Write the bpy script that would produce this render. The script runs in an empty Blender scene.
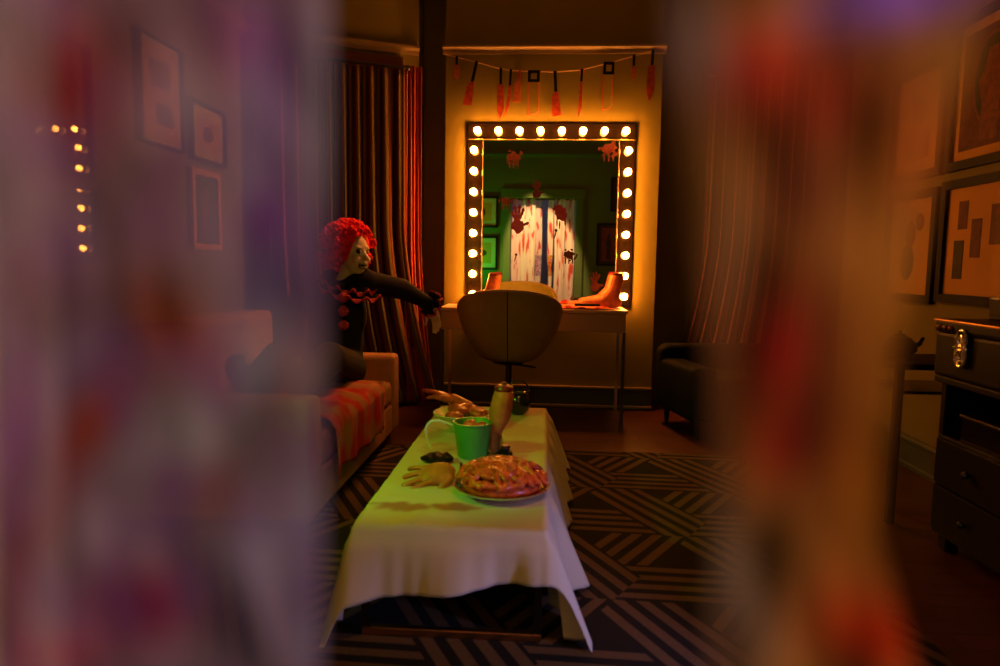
import bpy, bmesh, math, random
from mathutils import Vector, Matrix, noise
random.seed(7)
PI = math.pi
SC = bpy.context.scene
C = SC.collection
F = 700.0
H = 1.06
D = 5.185

# ------------------------------------------------------------------ camera
yc = Vector((45, 68, -F)).normalized()           # world +y seen by the camera
zc = Vector((0.021, 1, 0)); zc = (zc - yc * zc.dot(yc)).normalized()
xc = yc.cross(zc)
R = Matrix((xc, yc, zc))                         # camera -> world (rows are world axes in camera space)
cam_d = bpy.data.cameras.new('camera')
cam = bpy.data.objects.new('camera', cam_d); C.objects.link(cam)
cam.matrix_world = Matrix.Translation((0, 0, H)) @ R.to_4x4()
cam_d.sensor_width = 36; cam_d.lens = 36 * F / 1000
cam_d.clip_start = 0.01; cam_d.clip_end = 60
cam_d.dof.use_dof = True; cam_d.dof.focus_distance = 4.2; cam_d.dof.aperture_fstop = 2.3
SC.camera = cam

def at(px, py, Y):
    d = R @ Vector(((px - 500) / F, (333 - py) / F, -1))
    return Vector((0, 0, H)) + d * (Y / d.y)
def at_z(px, py, Z):
    d = R @ Vector(((px - 500) / F, (333 - py) / F, -1))
    return Vector((0, 0, H)) + d * ((Z - H) / d.z)

# ------------------------------------------------------------------ materials
def mat(name, col, rough=.7, metal=0, emis=None, es=0, spec=.5, noise_amt=0, nscale=8, coat=0, bump=0, bscale=60, sheen=0):
    m = bpy.data.materials.new(name); m.use_nodes = True
    nt = m.node_tree; b = nt.nodes['Principled BSDF']
    b.inputs['Base Color'].default_value = (*col, 1)
    b.inputs['Roughness'].default_value = rough
    b.inputs['Metallic'].default_value = metal
    b.inputs['Specular IOR Level'].default_value = spec
    b.inputs['Coat Weight'].default_value = coat
    if emis:
        b.inputs['Emission Color'].default_value = (*emis, 1); b.inputs['Emission Strength'].default_value = es
    tc = nt.nodes.new('ShaderNodeTexCoord')
    if noise_amt:
        n = nt.nodes.new('ShaderNodeTexNoise'); n.inputs['Scale'].default_value = nscale; n.inputs['Detail'].default_value = 5
        nt.links.new(tc.outputs['Object'], n.inputs['Vector'])
        mp = nt.nodes.new('ShaderNodeMapRange'); mp.inputs['From Min'].default_value = .3; mp.inputs['From Max'].default_value = .7
        mp.inputs['To Min'].default_value = 1 - noise_amt; mp.inputs['To Max'].default_value = 1 + noise_amt
        nt.links.new(n.outputs['Fac'], mp.inputs['Value'])
        mx = nt.nodes.new('ShaderNodeVectorMath'); mx.operation = 'SCALE'
        mx.inputs[0].default_value = col; nt.links.new(mp.outputs['Result'], mx.inputs['Scale'])
        nt.links.new(mx.outputs['Vector'], b.inputs['Base Color'])
    if bump:
        n2 = nt.nodes.new('ShaderNodeTexNoise'); n2.inputs['Scale'].default_value = bscale; n2.inputs['Detail'].default_value = 4
        nt.links.new(tc.outputs['Object'], n2.inputs['Vector'])
        bp = nt.nodes.new('ShaderNodeBump'); bp.inputs['Strength'].default_value = bump; bp.inputs['Distance'].default_value = .01
        nt.links.new(n2.outputs['Fac'], bp.inputs['Height']); nt.links.new(bp.outputs['Normal'], b.inputs['Normal'])
    return m

M = {}
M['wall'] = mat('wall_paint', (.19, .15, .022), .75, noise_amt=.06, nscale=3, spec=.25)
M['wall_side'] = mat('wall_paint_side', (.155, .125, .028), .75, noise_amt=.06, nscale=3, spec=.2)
M['wall_back'] = mat('wall_paint_green', (.075, .12, .03), .7, noise_amt=.08, nscale=3, spec=.25)
M['ceiling'] = mat('ceiling_paint', (.25, .22, .15), .9, noise_amt=.04)
M['trim'] = mat('trim_paint', (.24, .16, .08), .45, noise_amt=.05)
M['trim_dark'] = mat('trim_dark', (.055, .05, .03), .4, noise_amt=.1)
M['base'] = mat('baseboard_paint', (.055, .06, .04), .4, noise_amt=.08)
M['casing'] = mat('window_casing', (.17, .045, .02), .5, noise_amt=.12)
M['hall'] = mat('hall_paint', (.22, .19, .2), .8, noise_amt=.05)
M['black'] = mat('black_paint', (.0045, .004, .004), .5, noise_amt=.2, spec=.16)
M['black_gloss'] = mat('black_gloss', (.01, .009, .009), .15, noise_amt=.2, coat=.3)
M['black_plastic'] = mat('black_plastic', (.015, .014, .014), .35, noise_amt=.2)
M['frame_black'] = mat('picture_frame_black', (.006, .004, .003), .6, spec=.15, noise_amt=.2)
M['frame_wood'] = mat('picture_frame_wood', (.6, .22, .12), .45, noise_amt=.12)
M['mat_board'] = mat('mat_board', (.52, .25, .045), .85, noise_amt=.04)
M['mat_cream'] = mat('mat_board_cream', (.5, .4, .28), .85, noise_amt=.04)
M['print_red'] = mat('print_red', (.09, .005, .005), .7, noise_amt=.5, nscale=30)
M['print_dark'] = mat('print_dark', (.02, .011, .007), .7, noise_amt=.4, nscale=30)
M['print_mid'] = mat('print_orange', (.15, .022, .01), .7, noise_amt=.4, nscale=30)
M['chrome'] = mat('chrome', (.75, .72, .68), .16, 1, noise_amt=.04)
M['metal_dark'] = mat('dark_metal', (.10, .09, .075), .3, 1, noise_amt=.1)
M['brass'] = mat('brass', (.55, .3, .12), .3, 1, noise_amt=.1)
M['desk'] = mat('desk_lacquer', (.50, .34, .18), .4, noise_amt=.06, nscale=5)
M['desk_top'] = mat('desk_top_lacquer', (.62, .42, .32), .4, noise_amt=.05, nscale=5)
M['chair'] = mat('chair_vinyl', (.32, .27, .05), .5, noise_amt=.1, nscale=12, bump=.15, bscale=90)
M['sofa'] = mat('sofa_fabric', (.38, .18, .06), .9, noise_amt=.1, nscale=15, bump=.3, bscale=220)
M['armchair'] = mat('armchair_leather', (.007, .008, .005),   .8, spec=.06, noise_amt=.2, nscale=12, bump=.15)
M['skin'] = mat('severed_skin', (.46, .14, .045), .5, noise_amt=.3, nscale=25, coat=.1)
M['skin_red'] = mat('bloody_skin', (.50, .085, .035), .3, noise_amt=.5, nscale=28, coat=.3)
M['prop_pink'] = mat('prop_flesh', (.75, .22, .1), .4, noise_amt=.25, nscale=22, coat=.2)
M['guts'] = mat('guts', (.58, .085, .018), .28, noise_amt=.55, nscale=35, coat=.5)
M['face'] = mat('mask_face', (.72, .62, .42), .55, noise_amt=.15, nscale=30)
M['face_hand'] = mat('pale_hand', (.7, .5, .36), .55, noise_amt=.12, nscale=25)
M['wig'] = mat('wig_red', (.95, .008, .012), .85, noise_amt=.35, nscale=40)
M['costume'] = mat('costume_black', (.009, .008, .009), .85, noise_amt=.2, nscale=20, spec=.2)
M['red_trim'] = mat('costume_red', (.5, .03, .025), .7, noise_amt=.2, nscale=40)
M['blood'] = mat('blood', (.15, .006, .004), .35, noise_amt=.3, nscale=60, coat=.2)
M['blood_dark'] = mat('blood_dark', (.05, .006, .004), .4, noise_amt=.3, nscale=60)
M['blade'] = mat('blade_red', (.26, .03, .012), .4, noise_amt=.4, nscale=30)
M['blade_pale'] = mat('blade_pale', (.34, .08, .03), .4, noise_amt=.3, nscale=30)
M['string'] = mat('string', (.5, .3, .16), .8, noise_amt=.1)
M['pail_green'] = mat('green_pail', (.06, .30, .045), .4, noise_amt=.05)
M['pail'] = mat('white_pail', (.62, .62, .5), .4, noise_amt=.05)
M['bowl'] = mat('pale_bowl', (.5, .55, .3), .4, noise_amt=.06)
M['curtain_red'] = mat('curtain_red', (.38, .05, .02), .85, noise_amt=.12)
M['cord'] = mat('black_cord', (.02, .018, .016), .6, noise_amt=.1)
M['darkglass'] = mat('night_glass', (.01, .012, .015), .06, noise_amt=.1)
M['bulb'] = mat('bulb_glow', (1, .8, .5), .4, emis=(1, .31, .04), es=185)
M['socket'] = mat('bulb_socket', (.55, .3, .12), .35, .6, noise_amt=.1)
def two_sided(name, col, tr=.25):
    m = mat(name, col, .9, noise_amt=.05); return m
M['mirror'] = mat('mirror_silver', (.86, .90, .84), .015, 1)
M['mirror_frame'] = mat('mirror_frame_gloss', (.007, .004, .002), .1, 0, noise_amt=.1, spec=.5)
M['mirror_line'] = mat('mirror_bevel_line', (.6, .42, .2), .25, .8)

def picture_glass():
    m = bpy.data.materials.new('picture_glass'); m.use_nodes = True; nt = m.node_tree
    for n in list(nt.nodes): nt.nodes.remove(n)
    o = nt.nodes.new('ShaderNodeOutputMaterial'); mx = nt.nodes.new('ShaderNodeMixShader')
    t = nt.nodes.new('ShaderNodeBsdfTransparent'); g = nt.nodes.new('ShaderNodeBsdfGlossy'); g.inputs['Roughness'].default_value = .01
    lw = nt.nodes.new('ShaderNodeLayerWeight'); lw.inputs['Blend'].default_value = .5
    pw = nt.nodes.new('ShaderNodeMath'); pw.operation = 'POWER'; pw.inputs[1].default_value = 5; nt.links.new(lw.outputs['Facing'], pw.inputs[0])
    f = nt.nodes.new('ShaderNodeMath'); f.operation = 'MULTIPLY_ADD'; f.inputs[1].default_value = .5; f.inputs[2].default_value = .022; nt.links.new(pw.outputs[0], f.inputs[0])
    nt.links.new(f.outputs[0], mx.inputs[0]); nt.links.new(t.outputs[0], mx.inputs[1]); nt.links.new(g.outputs[0], mx.inputs[2])
    nt.links.new(mx.outputs[0], o.inputs['Surface']); return m
M['glass'] = picture_glass()

def floor_mat():
    m = mat('wood_floor', (.1, .03, .015), .38, spec=.4); nt = m.node_tree; b = nt.nodes['Principled BSDF']
    tc = nt.nodes.new('ShaderNodeTexCoord'); br = nt.nodes.new('ShaderNodeTexBrick')
    br.inputs['Scale'].default_value = 1; br.inputs['Brick Width'].default_value = 1.2; br.inputs['Row Height'].default_value = .085
    br.inputs['Mortar Size'].default_value = .0025; br.inputs['Color1'].default_value = (.13, .035, .014, 1); br.inputs['Color2'].default_value = (.085, .022, .01, 1)
    br.inputs['Mortar'].default_value = (.02, .006, .004, 1)
    nt.links.new(tc.outputs['Object'], br.inputs['Vector'])
    n = nt.nodes.new('ShaderNodeTexNoise'); n.inputs['Scale'].default_value = 4
    mp = nt.nodes.new('ShaderNodeMapping'); mp.inputs['Scale'].default_value = (1, 14, 1)
    nt.links.new(tc.outputs['Object'], mp.inputs['Vector']); nt.links.new(mp.outputs[0], n.inputs['Vector'])
    mx = nt.nodes.new('ShaderNodeMix'); mx.data_type = 'RGBA'; mx.blend_type = 'MULTIPLY'; mx.inputs['Factor'].default_value = .6
    nt.links.new(br.outputs['Color'], mx.inputs['A']); nt.links.new(n.outputs['Color'], mx.inputs['B'])
    nt.links.new(mx.outputs['Result'], b.inputs['Base Color']); return m
M['floor'] = floor_mat()

def rug_mat():
    m = mat('woven_rug', (.1, .07, .04), .95, spec=.1); nt = m.node_tree; N = nt.nodes; L = nt.links; b = N['Principled BSDF']
    tc = N.new('ShaderNodeTexCoord')
    def mth(op, a, b_=None, c=None):
        n = N.new('ShaderNodeMath'); n.operation = op
        for i, v in enumerate((a, b_, c)):
            if v is None: continue
            if isinstance(v, (int, float)): n.inputs[i].default_value = v
            else: L.new(v, n.inputs[i])
        return n.outputs[0]
    S, w = .56, .27
    ms, ls, fl = [], [], []
    for k, a in enumerate((28, 88, 148)):
        d = N.new('ShaderNodeVectorMath'); d.operation = 'DOT_PRODUCT'
        L.new(tc.outputs['Object'], d.inputs[0]); d.inputs[1].default_value = (math.cos(math.radians(a)) / S, math.sin(math.radians(a)) / S, 0)
        c = mth('ADD', d.outputs['Value'], 20 + .17 * k)
        fr = mth('FRACT', c); fl.append(mth('FLOOR', c))
        ms.append(mth('LESS_THAN', fr, w / S))
        st = mth('FRACT', mth('MULTIPLY', fr, 4 * S / w))
        ls.append(mth('MULTIPLY', mth('GREATER_THAN', st, .28), mth('LESS_THAN', st, .80)))
    def mix(f, a, b_):
        n = N.new('ShaderNodeMix'); n.data_type = 'FLOAT'; L.new(f, n.inputs[0])
        for i, v in ((2, a), (3, b_)):
            if isinstance(v, (int, float)): n.inputs[i].default_value = v
            else: L.new(v, n.inputs[i])
        return n.outputs[0]
    A = mix(ms[0], mix(ms[1], mix(ms[2], 0., ls[2]), ls[1]), ls[0])
    B = mix(ms[1], mix(ms[2], mix(ms[0], 0., ls[0]), ls[2]), ls[1])
    par = mth('FRACT', mth('MULTIPLY', mth('ADD', mth('ADD', fl[0], fl[1]), fl[2]), .5))
    pat = mix(mth('GREATER_THAN', par, .25), A, B)
    nz = N.new('ShaderNodeTexNoise'); nz.inputs['Scale'].default_value = 90; L.new(tc.outputs['Object'], nz.inputs['Vector'])
    mx = N.new('ShaderNodeMix'); mx.data_type = 'RGBA'; L.new(pat, mx.inputs['Factor'])
    mx.inputs['A'].default_value = (.018, .016, .012, 1); mx.inputs['B'].default_value = (.135, .08, .035, 1)
    m2 = N.new('ShaderNodeMix'); m2.data_type = 'RGBA'; m2.blend_type = 'MULTIPLY'; m2.inputs['Factor'].default_value = .5
    L.new(mx.outputs['Result'], m2.inputs['A']); L.new(nz.outputs['Color'], m2.inputs['B']); L.new(m2.outputs['Result'], b.inputs['Base Color'])
    return m
M['rug'] = rug_mat()

def attr_mat(name, rough=.9, transl=0., alpha=None):
    """cloth coloured by a dye attribute; optional translucency and open weave"""
    m = bpy.data.materials.new(name); m.use_nodes = True; nt = m.node_tree; N = nt.nodes; L = nt.links
    b = N['Principled BSDF']; o = N['Material Output']
    a = N.new('ShaderNodeVertexColor'); a.layer_name = 'tint'
    b.inputs['Roughness'].default_value = rough; b.inputs['Specular IOR Level'].default_value = .1
    L.new(a.outputs['Color'], b.inputs['Base Color'])
    out = b.outputs[0]
    if transl:
        t = N.new('ShaderNodeBsdfTranslucent'); L.new(a.outputs['Color'], t.inputs['Color'])
        x = N.new('ShaderNodeMixShader'); x.inputs[0].default_value = transl; L.new(out, x.inputs[1]); L.new(t.outputs[0], x.inputs[2]); out = x.outputs[0]
    if alpha:
        t = N.new('ShaderNodeBsdfTransparent'); x = N.new('ShaderNodeMixShader')
        L.new(a.outputs['Alpha'], x.inputs[0]); L.new(t.outputs[0], x.inputs[1]); L.new(out, x.inputs[2]); out = x.outputs[0]
    L.new(out, o.inputs['Surface']); return m
M['gauze'] = attr_mat('stained_gauze', .9, .12, True)
M['stripes'] = attr_mat('striped_curtain', .9, .12)
M['cloth'] = attr_mat('white_tablecloth', .9, .18)
M['throw'] = attr_mat('bloody_throw', .75, .0)
M['towel'] = attr_mat('cloth_on_desk', .9, .0)

# ------------------------------------------------------------------ mesh helpers
def box(bm, lo, hi, bev=0, rot=None, seg=2):
    g = bmesh.ops.create_cube(bm, size=1)['verts']
    lo, hi = Vector(lo), Vector(hi); c = (lo + hi) / 2; s = hi - lo
    for v in g: v.co = Vector((v.co.x * s.x, v.co.y * s.y, v.co.z * s.z))
    if bev:
        es = list({e for v in g for e in v.link_edges})
        r = bmesh.ops.bevel(bm, geom=es, offset=bev, segments=seg, affect='EDGES', profile=.6)
        g = list({v for f in r['faces'] for v in f.verts} | {v for v in g if v.is_valid})
    for v in g:
        if rot is not None: v.co = rot @ v.co
        v.co += c
    return g
def tube(bm, pts, r, n=10, caps=True):
    pts = [Vector(p) for p in pts]
    rs = list(r) if hasattr(r, '__len__') else [r] * len(pts)
    rings = []; up = Vector((0, 0, 1))
    t0 = (pts[1] - pts[0]).normalized()
    if abs(t0.dot(up)) > .95: up = Vector((1, 0, 0))
    s = t0.cross(up).normalized()
    for i, p in enumerate(pts):
        t = (pts[min(i + 1, len(pts) - 1)] - pts[max(i - 1, 0)])
        t = t.normalized() if t.length > 1e-9 else t0
        s = (s - t * s.dot(t)); s = s.normalized() if s.length > 1e-6 else t.orthogonal().normalized()
        u = s.cross(t)
        rings.append([bm.verts.new(p + (s * math.cos(2 * PI * k / n) + u * math.sin(2 * PI * k / n)) * rs[i]) for k in range(n)])
    for a, b in zip(rings, rings[1:]):
        for k in range(n): bm.faces.new((a[k], a[(k + 1) % n], b[(k + 1) % n], b[k]))
    if caps:
        bm.faces.new(list(reversed(rings[0]))); bm.faces.new(rings[-1])
def lathe(bm, prof, c=(0, 0, 0), n=28, sx=1, sy=1):
    c = Vector(c); rings = []
    for r, z in prof:
        rings.append([bm.verts.new(c + Vector((sx * r * math.cos(2 * PI * k / n), sy * r * math.sin(2 * PI * k / n), z))) for k in range(n)] if r > 1e-5 else [bm.verts.new(c + Vector((0, 0, z)))])
    for a, b in zip(rings, rings[1:]):
        for k in range(n):
            k2 = (k + 1) % n
            if len(a) == 1 and len(b) == 1: continue
            if len(a) == 1: bm.faces.new((a[0], b[k2], b[k]))
            elif len(b) == 1: bm.faces.new((a[k], a[k2], b[0]))
            else: bm.faces.new((a[k], a[k2], b[k2], b[k]))
def ball(bm, c, r, seg=16, rot=None):
    r = Vector(r) if hasattr(r, '__len__') else Vector((r, r, r))
    g = bmesh.ops.create_uvsphere(bm, u_segments=seg, v_segments=max(6, seg * 2 // 3), radius=1)['verts']
    for v in g:
        q = Vector((v.co.x * r.x, v.co.y * r.y, v.co.z * r.z))
        if rot is not None: q = rot @ q
        v.co = q + Vector(c)
    return g
def plate(bm, pts, y0, y1):
    """outline in x,z between two depths"""
    a = [bm.verts.new((x, y0, z)) for x, z in pts]; b = [bm.verts.new((x, y1, z)) for x, z in pts]
    bm.faces.new(a); bm.faces.new(list(reversed(b)))
    n = len(pts)
    for k in range(n): bm.faces.new((a[k], b[k], b[(k + 1) % n], a[(k + 1) % n]))
def capsule(bm, a, b, ra, rb, n=14, k=6):
    a, b = Vector(a), Vector(b)
    pts = [a.lerp(b, i / k) for i in range(k + 1)]; rs = [ra + (rb - ra) * i / k for i in range(k + 1)]
    tube(bm, pts, rs, n); ball(bm, a, ra * .995, 12); ball(bm, b, rb * .995, 12)

def link(name, bm, m, parent=None, off=None, smooth=True, ang=40, remesh=0, sm_it=0):
    bmesh.ops.recalc_face_normals(bm, faces=bm.faces)
    me = bpy.data.meshes.new(name)
    if off is not None:
        for v in bm.verts: v.co -= Vector(off)
    if smooth:
        ca = math.radians(ang)
        for f in bm.faces: f.smooth = True
        for e in bm.edges:
            if len(e.link_faces) == 2 and e.calc_face_angle(0) > ca: e.smooth = False
    bm.to_mesh(me); bm.free()
    for x in (m if isinstance(m, (list, tuple)) else [m]): me.materials.append(M[x] if isinstance(x, str) else x)
    o = bpy.data.objects.new(name, me); C.objects.link(o)
    if parent: o.parent = parent
    if remesh:
        r = o.modifiers.new('skin', 'REMESH'); r.mode = 'VOXEL'; r.voxel_size = remesh; r.use_smooth_shade = True
        if sm_it:
            s = o.modifiers.new('smooth', 'SMOOTH'); s.factor = .5; s.iterations = sm_it
    return o
def tag(o, label=None, cat=None, group=None, kind=None):
    if label: o['label'] = label
    if cat: o['category'] = cat
    if group: o['group'] = group
    if kind: o['kind'] = kind
    return o
def thing(name, loc, label, cat, group=None, rz=0):
    o = bpy.data.objects.new(name, None); C.objects.link(o); o.location = loc; o.rotation_euler = (0, 0, rz)
    o.empty_display_size = .1
    return tag(o, label, cat, group)
def copy_tree(o, parent=None):
    c = o.copy(); C.objects.link(c); c.parent = parent
    for ch in list(o.children): copy_tree(ch, c)
    return c
def struct(name, bm, m, parent=None, smooth=False):
    o = link(name, bm, m, parent, smooth=smooth)
    if parent is None: o['kind'] = 'structure'
    return o
def nb(): return bmesh.new()
def tint(o, fn):
    me = o.data; ca = me.color_attributes.new('tint', 'FLOAT_COLOR', 'POINT')
    for i, v in enumerate(me.vertices): ca.data[i].color = fn(v.co)
def grid(bm, nu, nv, fn):
    vs = [[bm.verts.new(fn(i / nu, j / nv)) for i in range(nu + 1)] for j in range(nv + 1)]
    for j in range(nv):
        for i in range(nu): bm.faces.new((vs[j][i], vs[j][i + 1], vs[j + 1][i + 1], vs[j + 1][i]))

# ------------------------------------------------------------------ room shell
CE = 3.10; XL, XR = -2.03, 2.0; YD = .27; PX0, PX1 = at(445, 200, D).x, at(658, 200, D).x; YR = 5.45
BL = (at(418, 200, 5.22).x, 5.22); BR = (1.08, YR); YB = 4.97; YBL = 4.74
bm = nb(); box(bm, (-2.2, -1.7, -.1), (2.2, 5.8, 0)); struct('floor', bm, 'floor')
bm = nb(); box(bm, (-2.2, -1.7, CE), (2.2, 5.8, CE + .1)); struct('ceiling', bm, 'ceiling')
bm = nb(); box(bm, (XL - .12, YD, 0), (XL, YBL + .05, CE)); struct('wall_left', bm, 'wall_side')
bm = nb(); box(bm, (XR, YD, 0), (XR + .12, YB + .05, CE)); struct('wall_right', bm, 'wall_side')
bm = nb(); box(bm, (BL[0] - .1, YR, 0), (BR[0], YR + .12, CE)); struct('wall_recess', bm, 'wall')
bm = nb(); box(bm, (PX0, D, 0), (PX1, YR, CE)); struct('wall_far', bm, 'wall')
def poly_wall(name, pts, m, z0=0, z1=CE):
    bm = nb(); a = [bm.verts.new((x, y, z0)) for x, y in pts]; b = [bm.verts.new((x, y, z1)) for x, y in pts]
    n = len(pts); bm.faces.new(a); bm.faces.new(list(reversed(b)))
    for k in range(n): bm.faces.new((a[k], b[k], b[(k + 1) % n], a[(k + 1) % n]))
    return struct(name, bm, m)
poly_wall('wall_bay_left', [BL, (XL, YBL), (XL, YBL + .15), (BL[0] - .1, YR), BL[:1] + (YR,)], 'wall')
poly_wall('wall_bay_right', [BR, (XR, YB), (XR, YB + .15), (BR[0], YR + .12)], 'wall')
# door wall, opening -.50 .. .42, head 2.0
DO0, DO1, DH = -.50, .42, 2.0
bm = nb(); box(bm, (XL - .12, .12, 0), (DO0, YD, CE)); box(bm, (DO1, .12, 0), (XR + .12, YD, CE)); box(bm, (DO0, .12, DH), (DO1, YD, CE))
struct('wall_door', bm, 'wall_back')
bm = nb()
box(bm, (DO0 - .11, YD, 0), (DO0, YD + .025, DH + .11), .006); box(bm, (DO1, YD, 0), (DO1 + .11, YD + .025, DH + .11), .006)
box(bm, (DO0 - .13, YD, DH), (DO1 + .13, YD + .03, DH + .13), .006)
struct('trim_1', bm, 'wall_back')
# hall behind the door
bm = nb(); box(bm, (-1.6, -1.62, 0), (-1.5, .12, CE)); struct('wall_hall_left', bm, 'hall')
bm = nb(); box(bm, (1.5, -1.62, 0), (1.6, .12, CE)); struct('wall_hall_right', bm, 'hall')
bm = nb(); box(bm, (-1.6, -1.7, 0), (1.6, -1.6, CE)); struct('wall_hall_back', bm, 'hall')

def rail(name, pts, m, prof):
    """sweep a small profile [(out, z)] along a horizontal line; out is to the left of travel"""
    bm = nb(); ring = []
    for i, (x, y) in enumerate(pts):
        a = Vector(pts[max(i - 1, 0)]); b = Vector(pts[min(i + 1, len(pts) - 1)]); t = (b - a).normalized(); n = Vector((-t.y, t.x))
        ring.append([bm.verts.new((x + n.x * o, y + n.y * o, z)) for o, z in prof])
    for a, b in zip(ring, ring[1:]):
        for k in range(len(prof)): bm.faces.new((a[k], a[(k + 1) % len(prof)], b[(k + 1) % len(prof)], b[k]))
    bm.faces.new(ring[0]); bm.faces.new(list(reversed(ring[-1])))
    return struct(name, bm, m)
RZ = at(550, 49, D).z
pr = [(0, RZ - .035), (.012, RZ - .035), (.018, RZ - .01), (.042, RZ + .005), (.042, RZ + .02), (0, RZ + .022)]
pr_ = [(-o, z) for o, z in pr]
rail('trim_2', [(PX0 - .02, D), (PX1 + .02, D)], 'trim', pr_)
rail('trim_3', [(XL, YBL), BL], 'trim', pr_)
rail('trim_4', [BR, (XR, YB)], 'trim', pr_)
rail('trim_5', [(XL, YD), (XL, YBL)], 'trim', pr_)
rail('trim_6', [(XR, YD), (XR, YB)], 'trim', pr)
rail('trim_7', [(XL, YD), (XR, YD)], 'wall_back', pr)
bp = [(0, 0), (.03, 0), (.032, .02), (.022, .028), (.018, .13), (.026, .135), (.026, .15), (.012, .165), (0, .165)]
bp_ = [(-o, z) for o, z in bp]
rail('baseboard_far', [(PX0, D), (PX1, D)], 'base', bp_)
rail('baseboard_bay_left', [(XL, YBL), BL], 'base', bp_)
rail('baseboard_bay_right', [BR, (XR, YB)], 'base', bp_)
rail('baseboard_left', [(XL, YD), (XL, YBL)], 'base', bp_)
rail('baseboard_right', [(XR, YD), (XR, YB)], 'base', bp)
# light caps on the far baseboard
bm = nb(); box(bm, (PX0, D - .036, .152), (PX1, D - .0, .168), .004); box(bm, (PX0, D - .045, .012), (PX1, D - .03, .032), .004)
struct('trim_8', bm, 'trim')

# ------------------------------------------------------------------ windows in the angled bay walls
def bay_window(name, p, q, sgn):
    p = Vector((*p, 0)); q = Vector((*q, 0)); t = (q - p).normalized(); n = Vector((t.y, -t.x, 0))
    if n.y > 0: n = -n
    L_ = (q - p).length
    def fr(s, o, z): return p + t * s + n * o + Vector((0, 0, z))
    def bx(bm, s0, s1, o0, o1, z0, z1):
        v = [bm.verts.new(fr(s, o, z)) for z in (z0, z1) for s, o in ((s0, o0), (s1, o0), (s1, o1), (s0, o1))]
        for f in ((0, 1, 2, 3), (4, 5, 6, 7), (0, 1, 5, 4), (1, 2, 6, 5), (2, 3, 7, 6), (3, 0, 4, 7)): bm.faces.new([v[i] for i in f])
    a, b = .12, L_ - .05
    z0, z1 = .75, 2.42
    bm = nb(); bx(bm, a, b, .0, .035, z1, z1 + .11); bx(bm, a, a + .08, 0, .03, z0, z1); bx(bm, b - .08, b, 0, .03, z0, z1); bx(bm, a - .02, b + .02, 0, .05, z0 - .05, z0)
    w = struct(name, bm, 'casing')
    bm = nb(); bx(bm, a + .08, b - .08, .001, .008, z0, z1); link('window_pane', bm, 'darkglass', w, smooth=False)
    bm = nb(); bx(bm, a + .08, b - .08, .008, .022, (z0 + z1) / 2 - .02, (z0 + z1) / 2 + .02); link('window_sash', bm, 'casing', w, smooth=False)
    return fr
frL = bay_window('window_1', BL, (XL, YBL), 1)
frR = bay_window('window_2', BR, (XR, YB), -1)

def curtain(fr, s0, s1, name, label, top, sweep, folds, off=.10, mat_='stripes', amp=.035, seed=0):
    rnd = random.Random(seed); ph = [rnd.random() * 6 for _ in range(4)]
    nu, nv = 150, 40
    def fn(u, v):
        z = .03 + (top - .03) * (1 - v)
        s = s0 + (s1 - s0) * u - sweep(v) * (1 - u * .75)
        o = off + amp * math.sin(u * folds * 2 * PI + ph[0] + .5 * math.sin(v * 3 + ph[1])) * (.55 + .6 * v) + .012 * math.sin(u * folds * 4.3 * PI + ph[2] + v)
        return fr(s, o, z)
    bm = nb(); grid(bm, nu, nv, fn)
    o = link(name, bm, mat_, smooth=True, ang=80)
    tag(o, label, 'curtain')
    if mat_ == 'stripes':
        pal = [(.13, .10, .055), (.19, .03, .012), (.10, .085, .045), (.07, .06, .03), (.30, .14, .06), (.16, .028, .012), (.06, .055, .03), (.23, .05, .02), (.30, .16, .08), (.06, .05, .025)]
        ca = o.data.color_attributes.new('tint', 'FLOAT_COLOR', 'POINT')
        for i in range(len(o.data.vertices)):
            u = i % (nu + 1)
            c = pal[(u * 5 // 9 + (u // 17)) % len(pal)]
            ca.data[i].color = (*c, 1)
    s = o.modifiers.new('thickness', 'SOLIDIFY'); s.thickness = .003
    return o
sw = lambda v: .02 + .30 * max(0, v - .45) ** 1.6 * 2.2
curtain(frL, .14, 1.04, 'striped_curtain', 'long striped brown and red curtain hanging left of the vanity, behind the clown', 2.42, sw, 9, seed=2)
curtain(frL, .0, .13, 'red_curtain', 'narrow plain red curtain panel beside the striped curtain left of the vanity', 2.46, lambda v: .16 * max(0, v - .5) ** 1.6 * 2.2, 2.2, off=.085, mat_='curtain_red', amp=.018, seed=3)
curtain(frR, .16, .95, 'striped_curtain', 'long striped brown curtain hanging behind the dark armchair right of the vanity', 2.42, sw, 9, seed=5)
def rod(fr, s0, s1, label):
    t = thing('curtain_rod', fr(s0, 0, 2.4), label, 'curtain rod')
    bm = nb(); tube(bm, [fr(s0, .10, 2.44), fr(s1, .10, 2.44)], .011, 12); link('rod', bm, 'metal_dark', t, off=t.location)
    for s in (s0, s1):
        bm = nb(); ball(bm, fr(s, .10, 2.44), .022); link('finial', bm, 'metal_dark', t, off=t.location)
        bm = nb(); tube(bm, [fr(s + (.03 if s == s0 else -.03), 0.001, 2.44), fr(s + (.03 if s == s0 else -.03), .10, 2.44)], .008, 8); link('bracket', bm, 'metal_dark', t, off=t.location)
rod(frL, .10, .97, 'dark curtain rod above the striped curtain left of the vanity')
rod(frR, .10, .97, 'dark curtain rod above the striped curtain right of the vanity')

# ------------------------------------------------------------------ rug
bm = nb()
g = box(bm, (-1.95, .62, 0.001), (1.12, 3.93, .012), .004)
o = link('patterned_rug', bm, 'rug', smooth=False); tag(o, 'large dark rug with brown bands of lines crossing, under the low table', 'rug')

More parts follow.
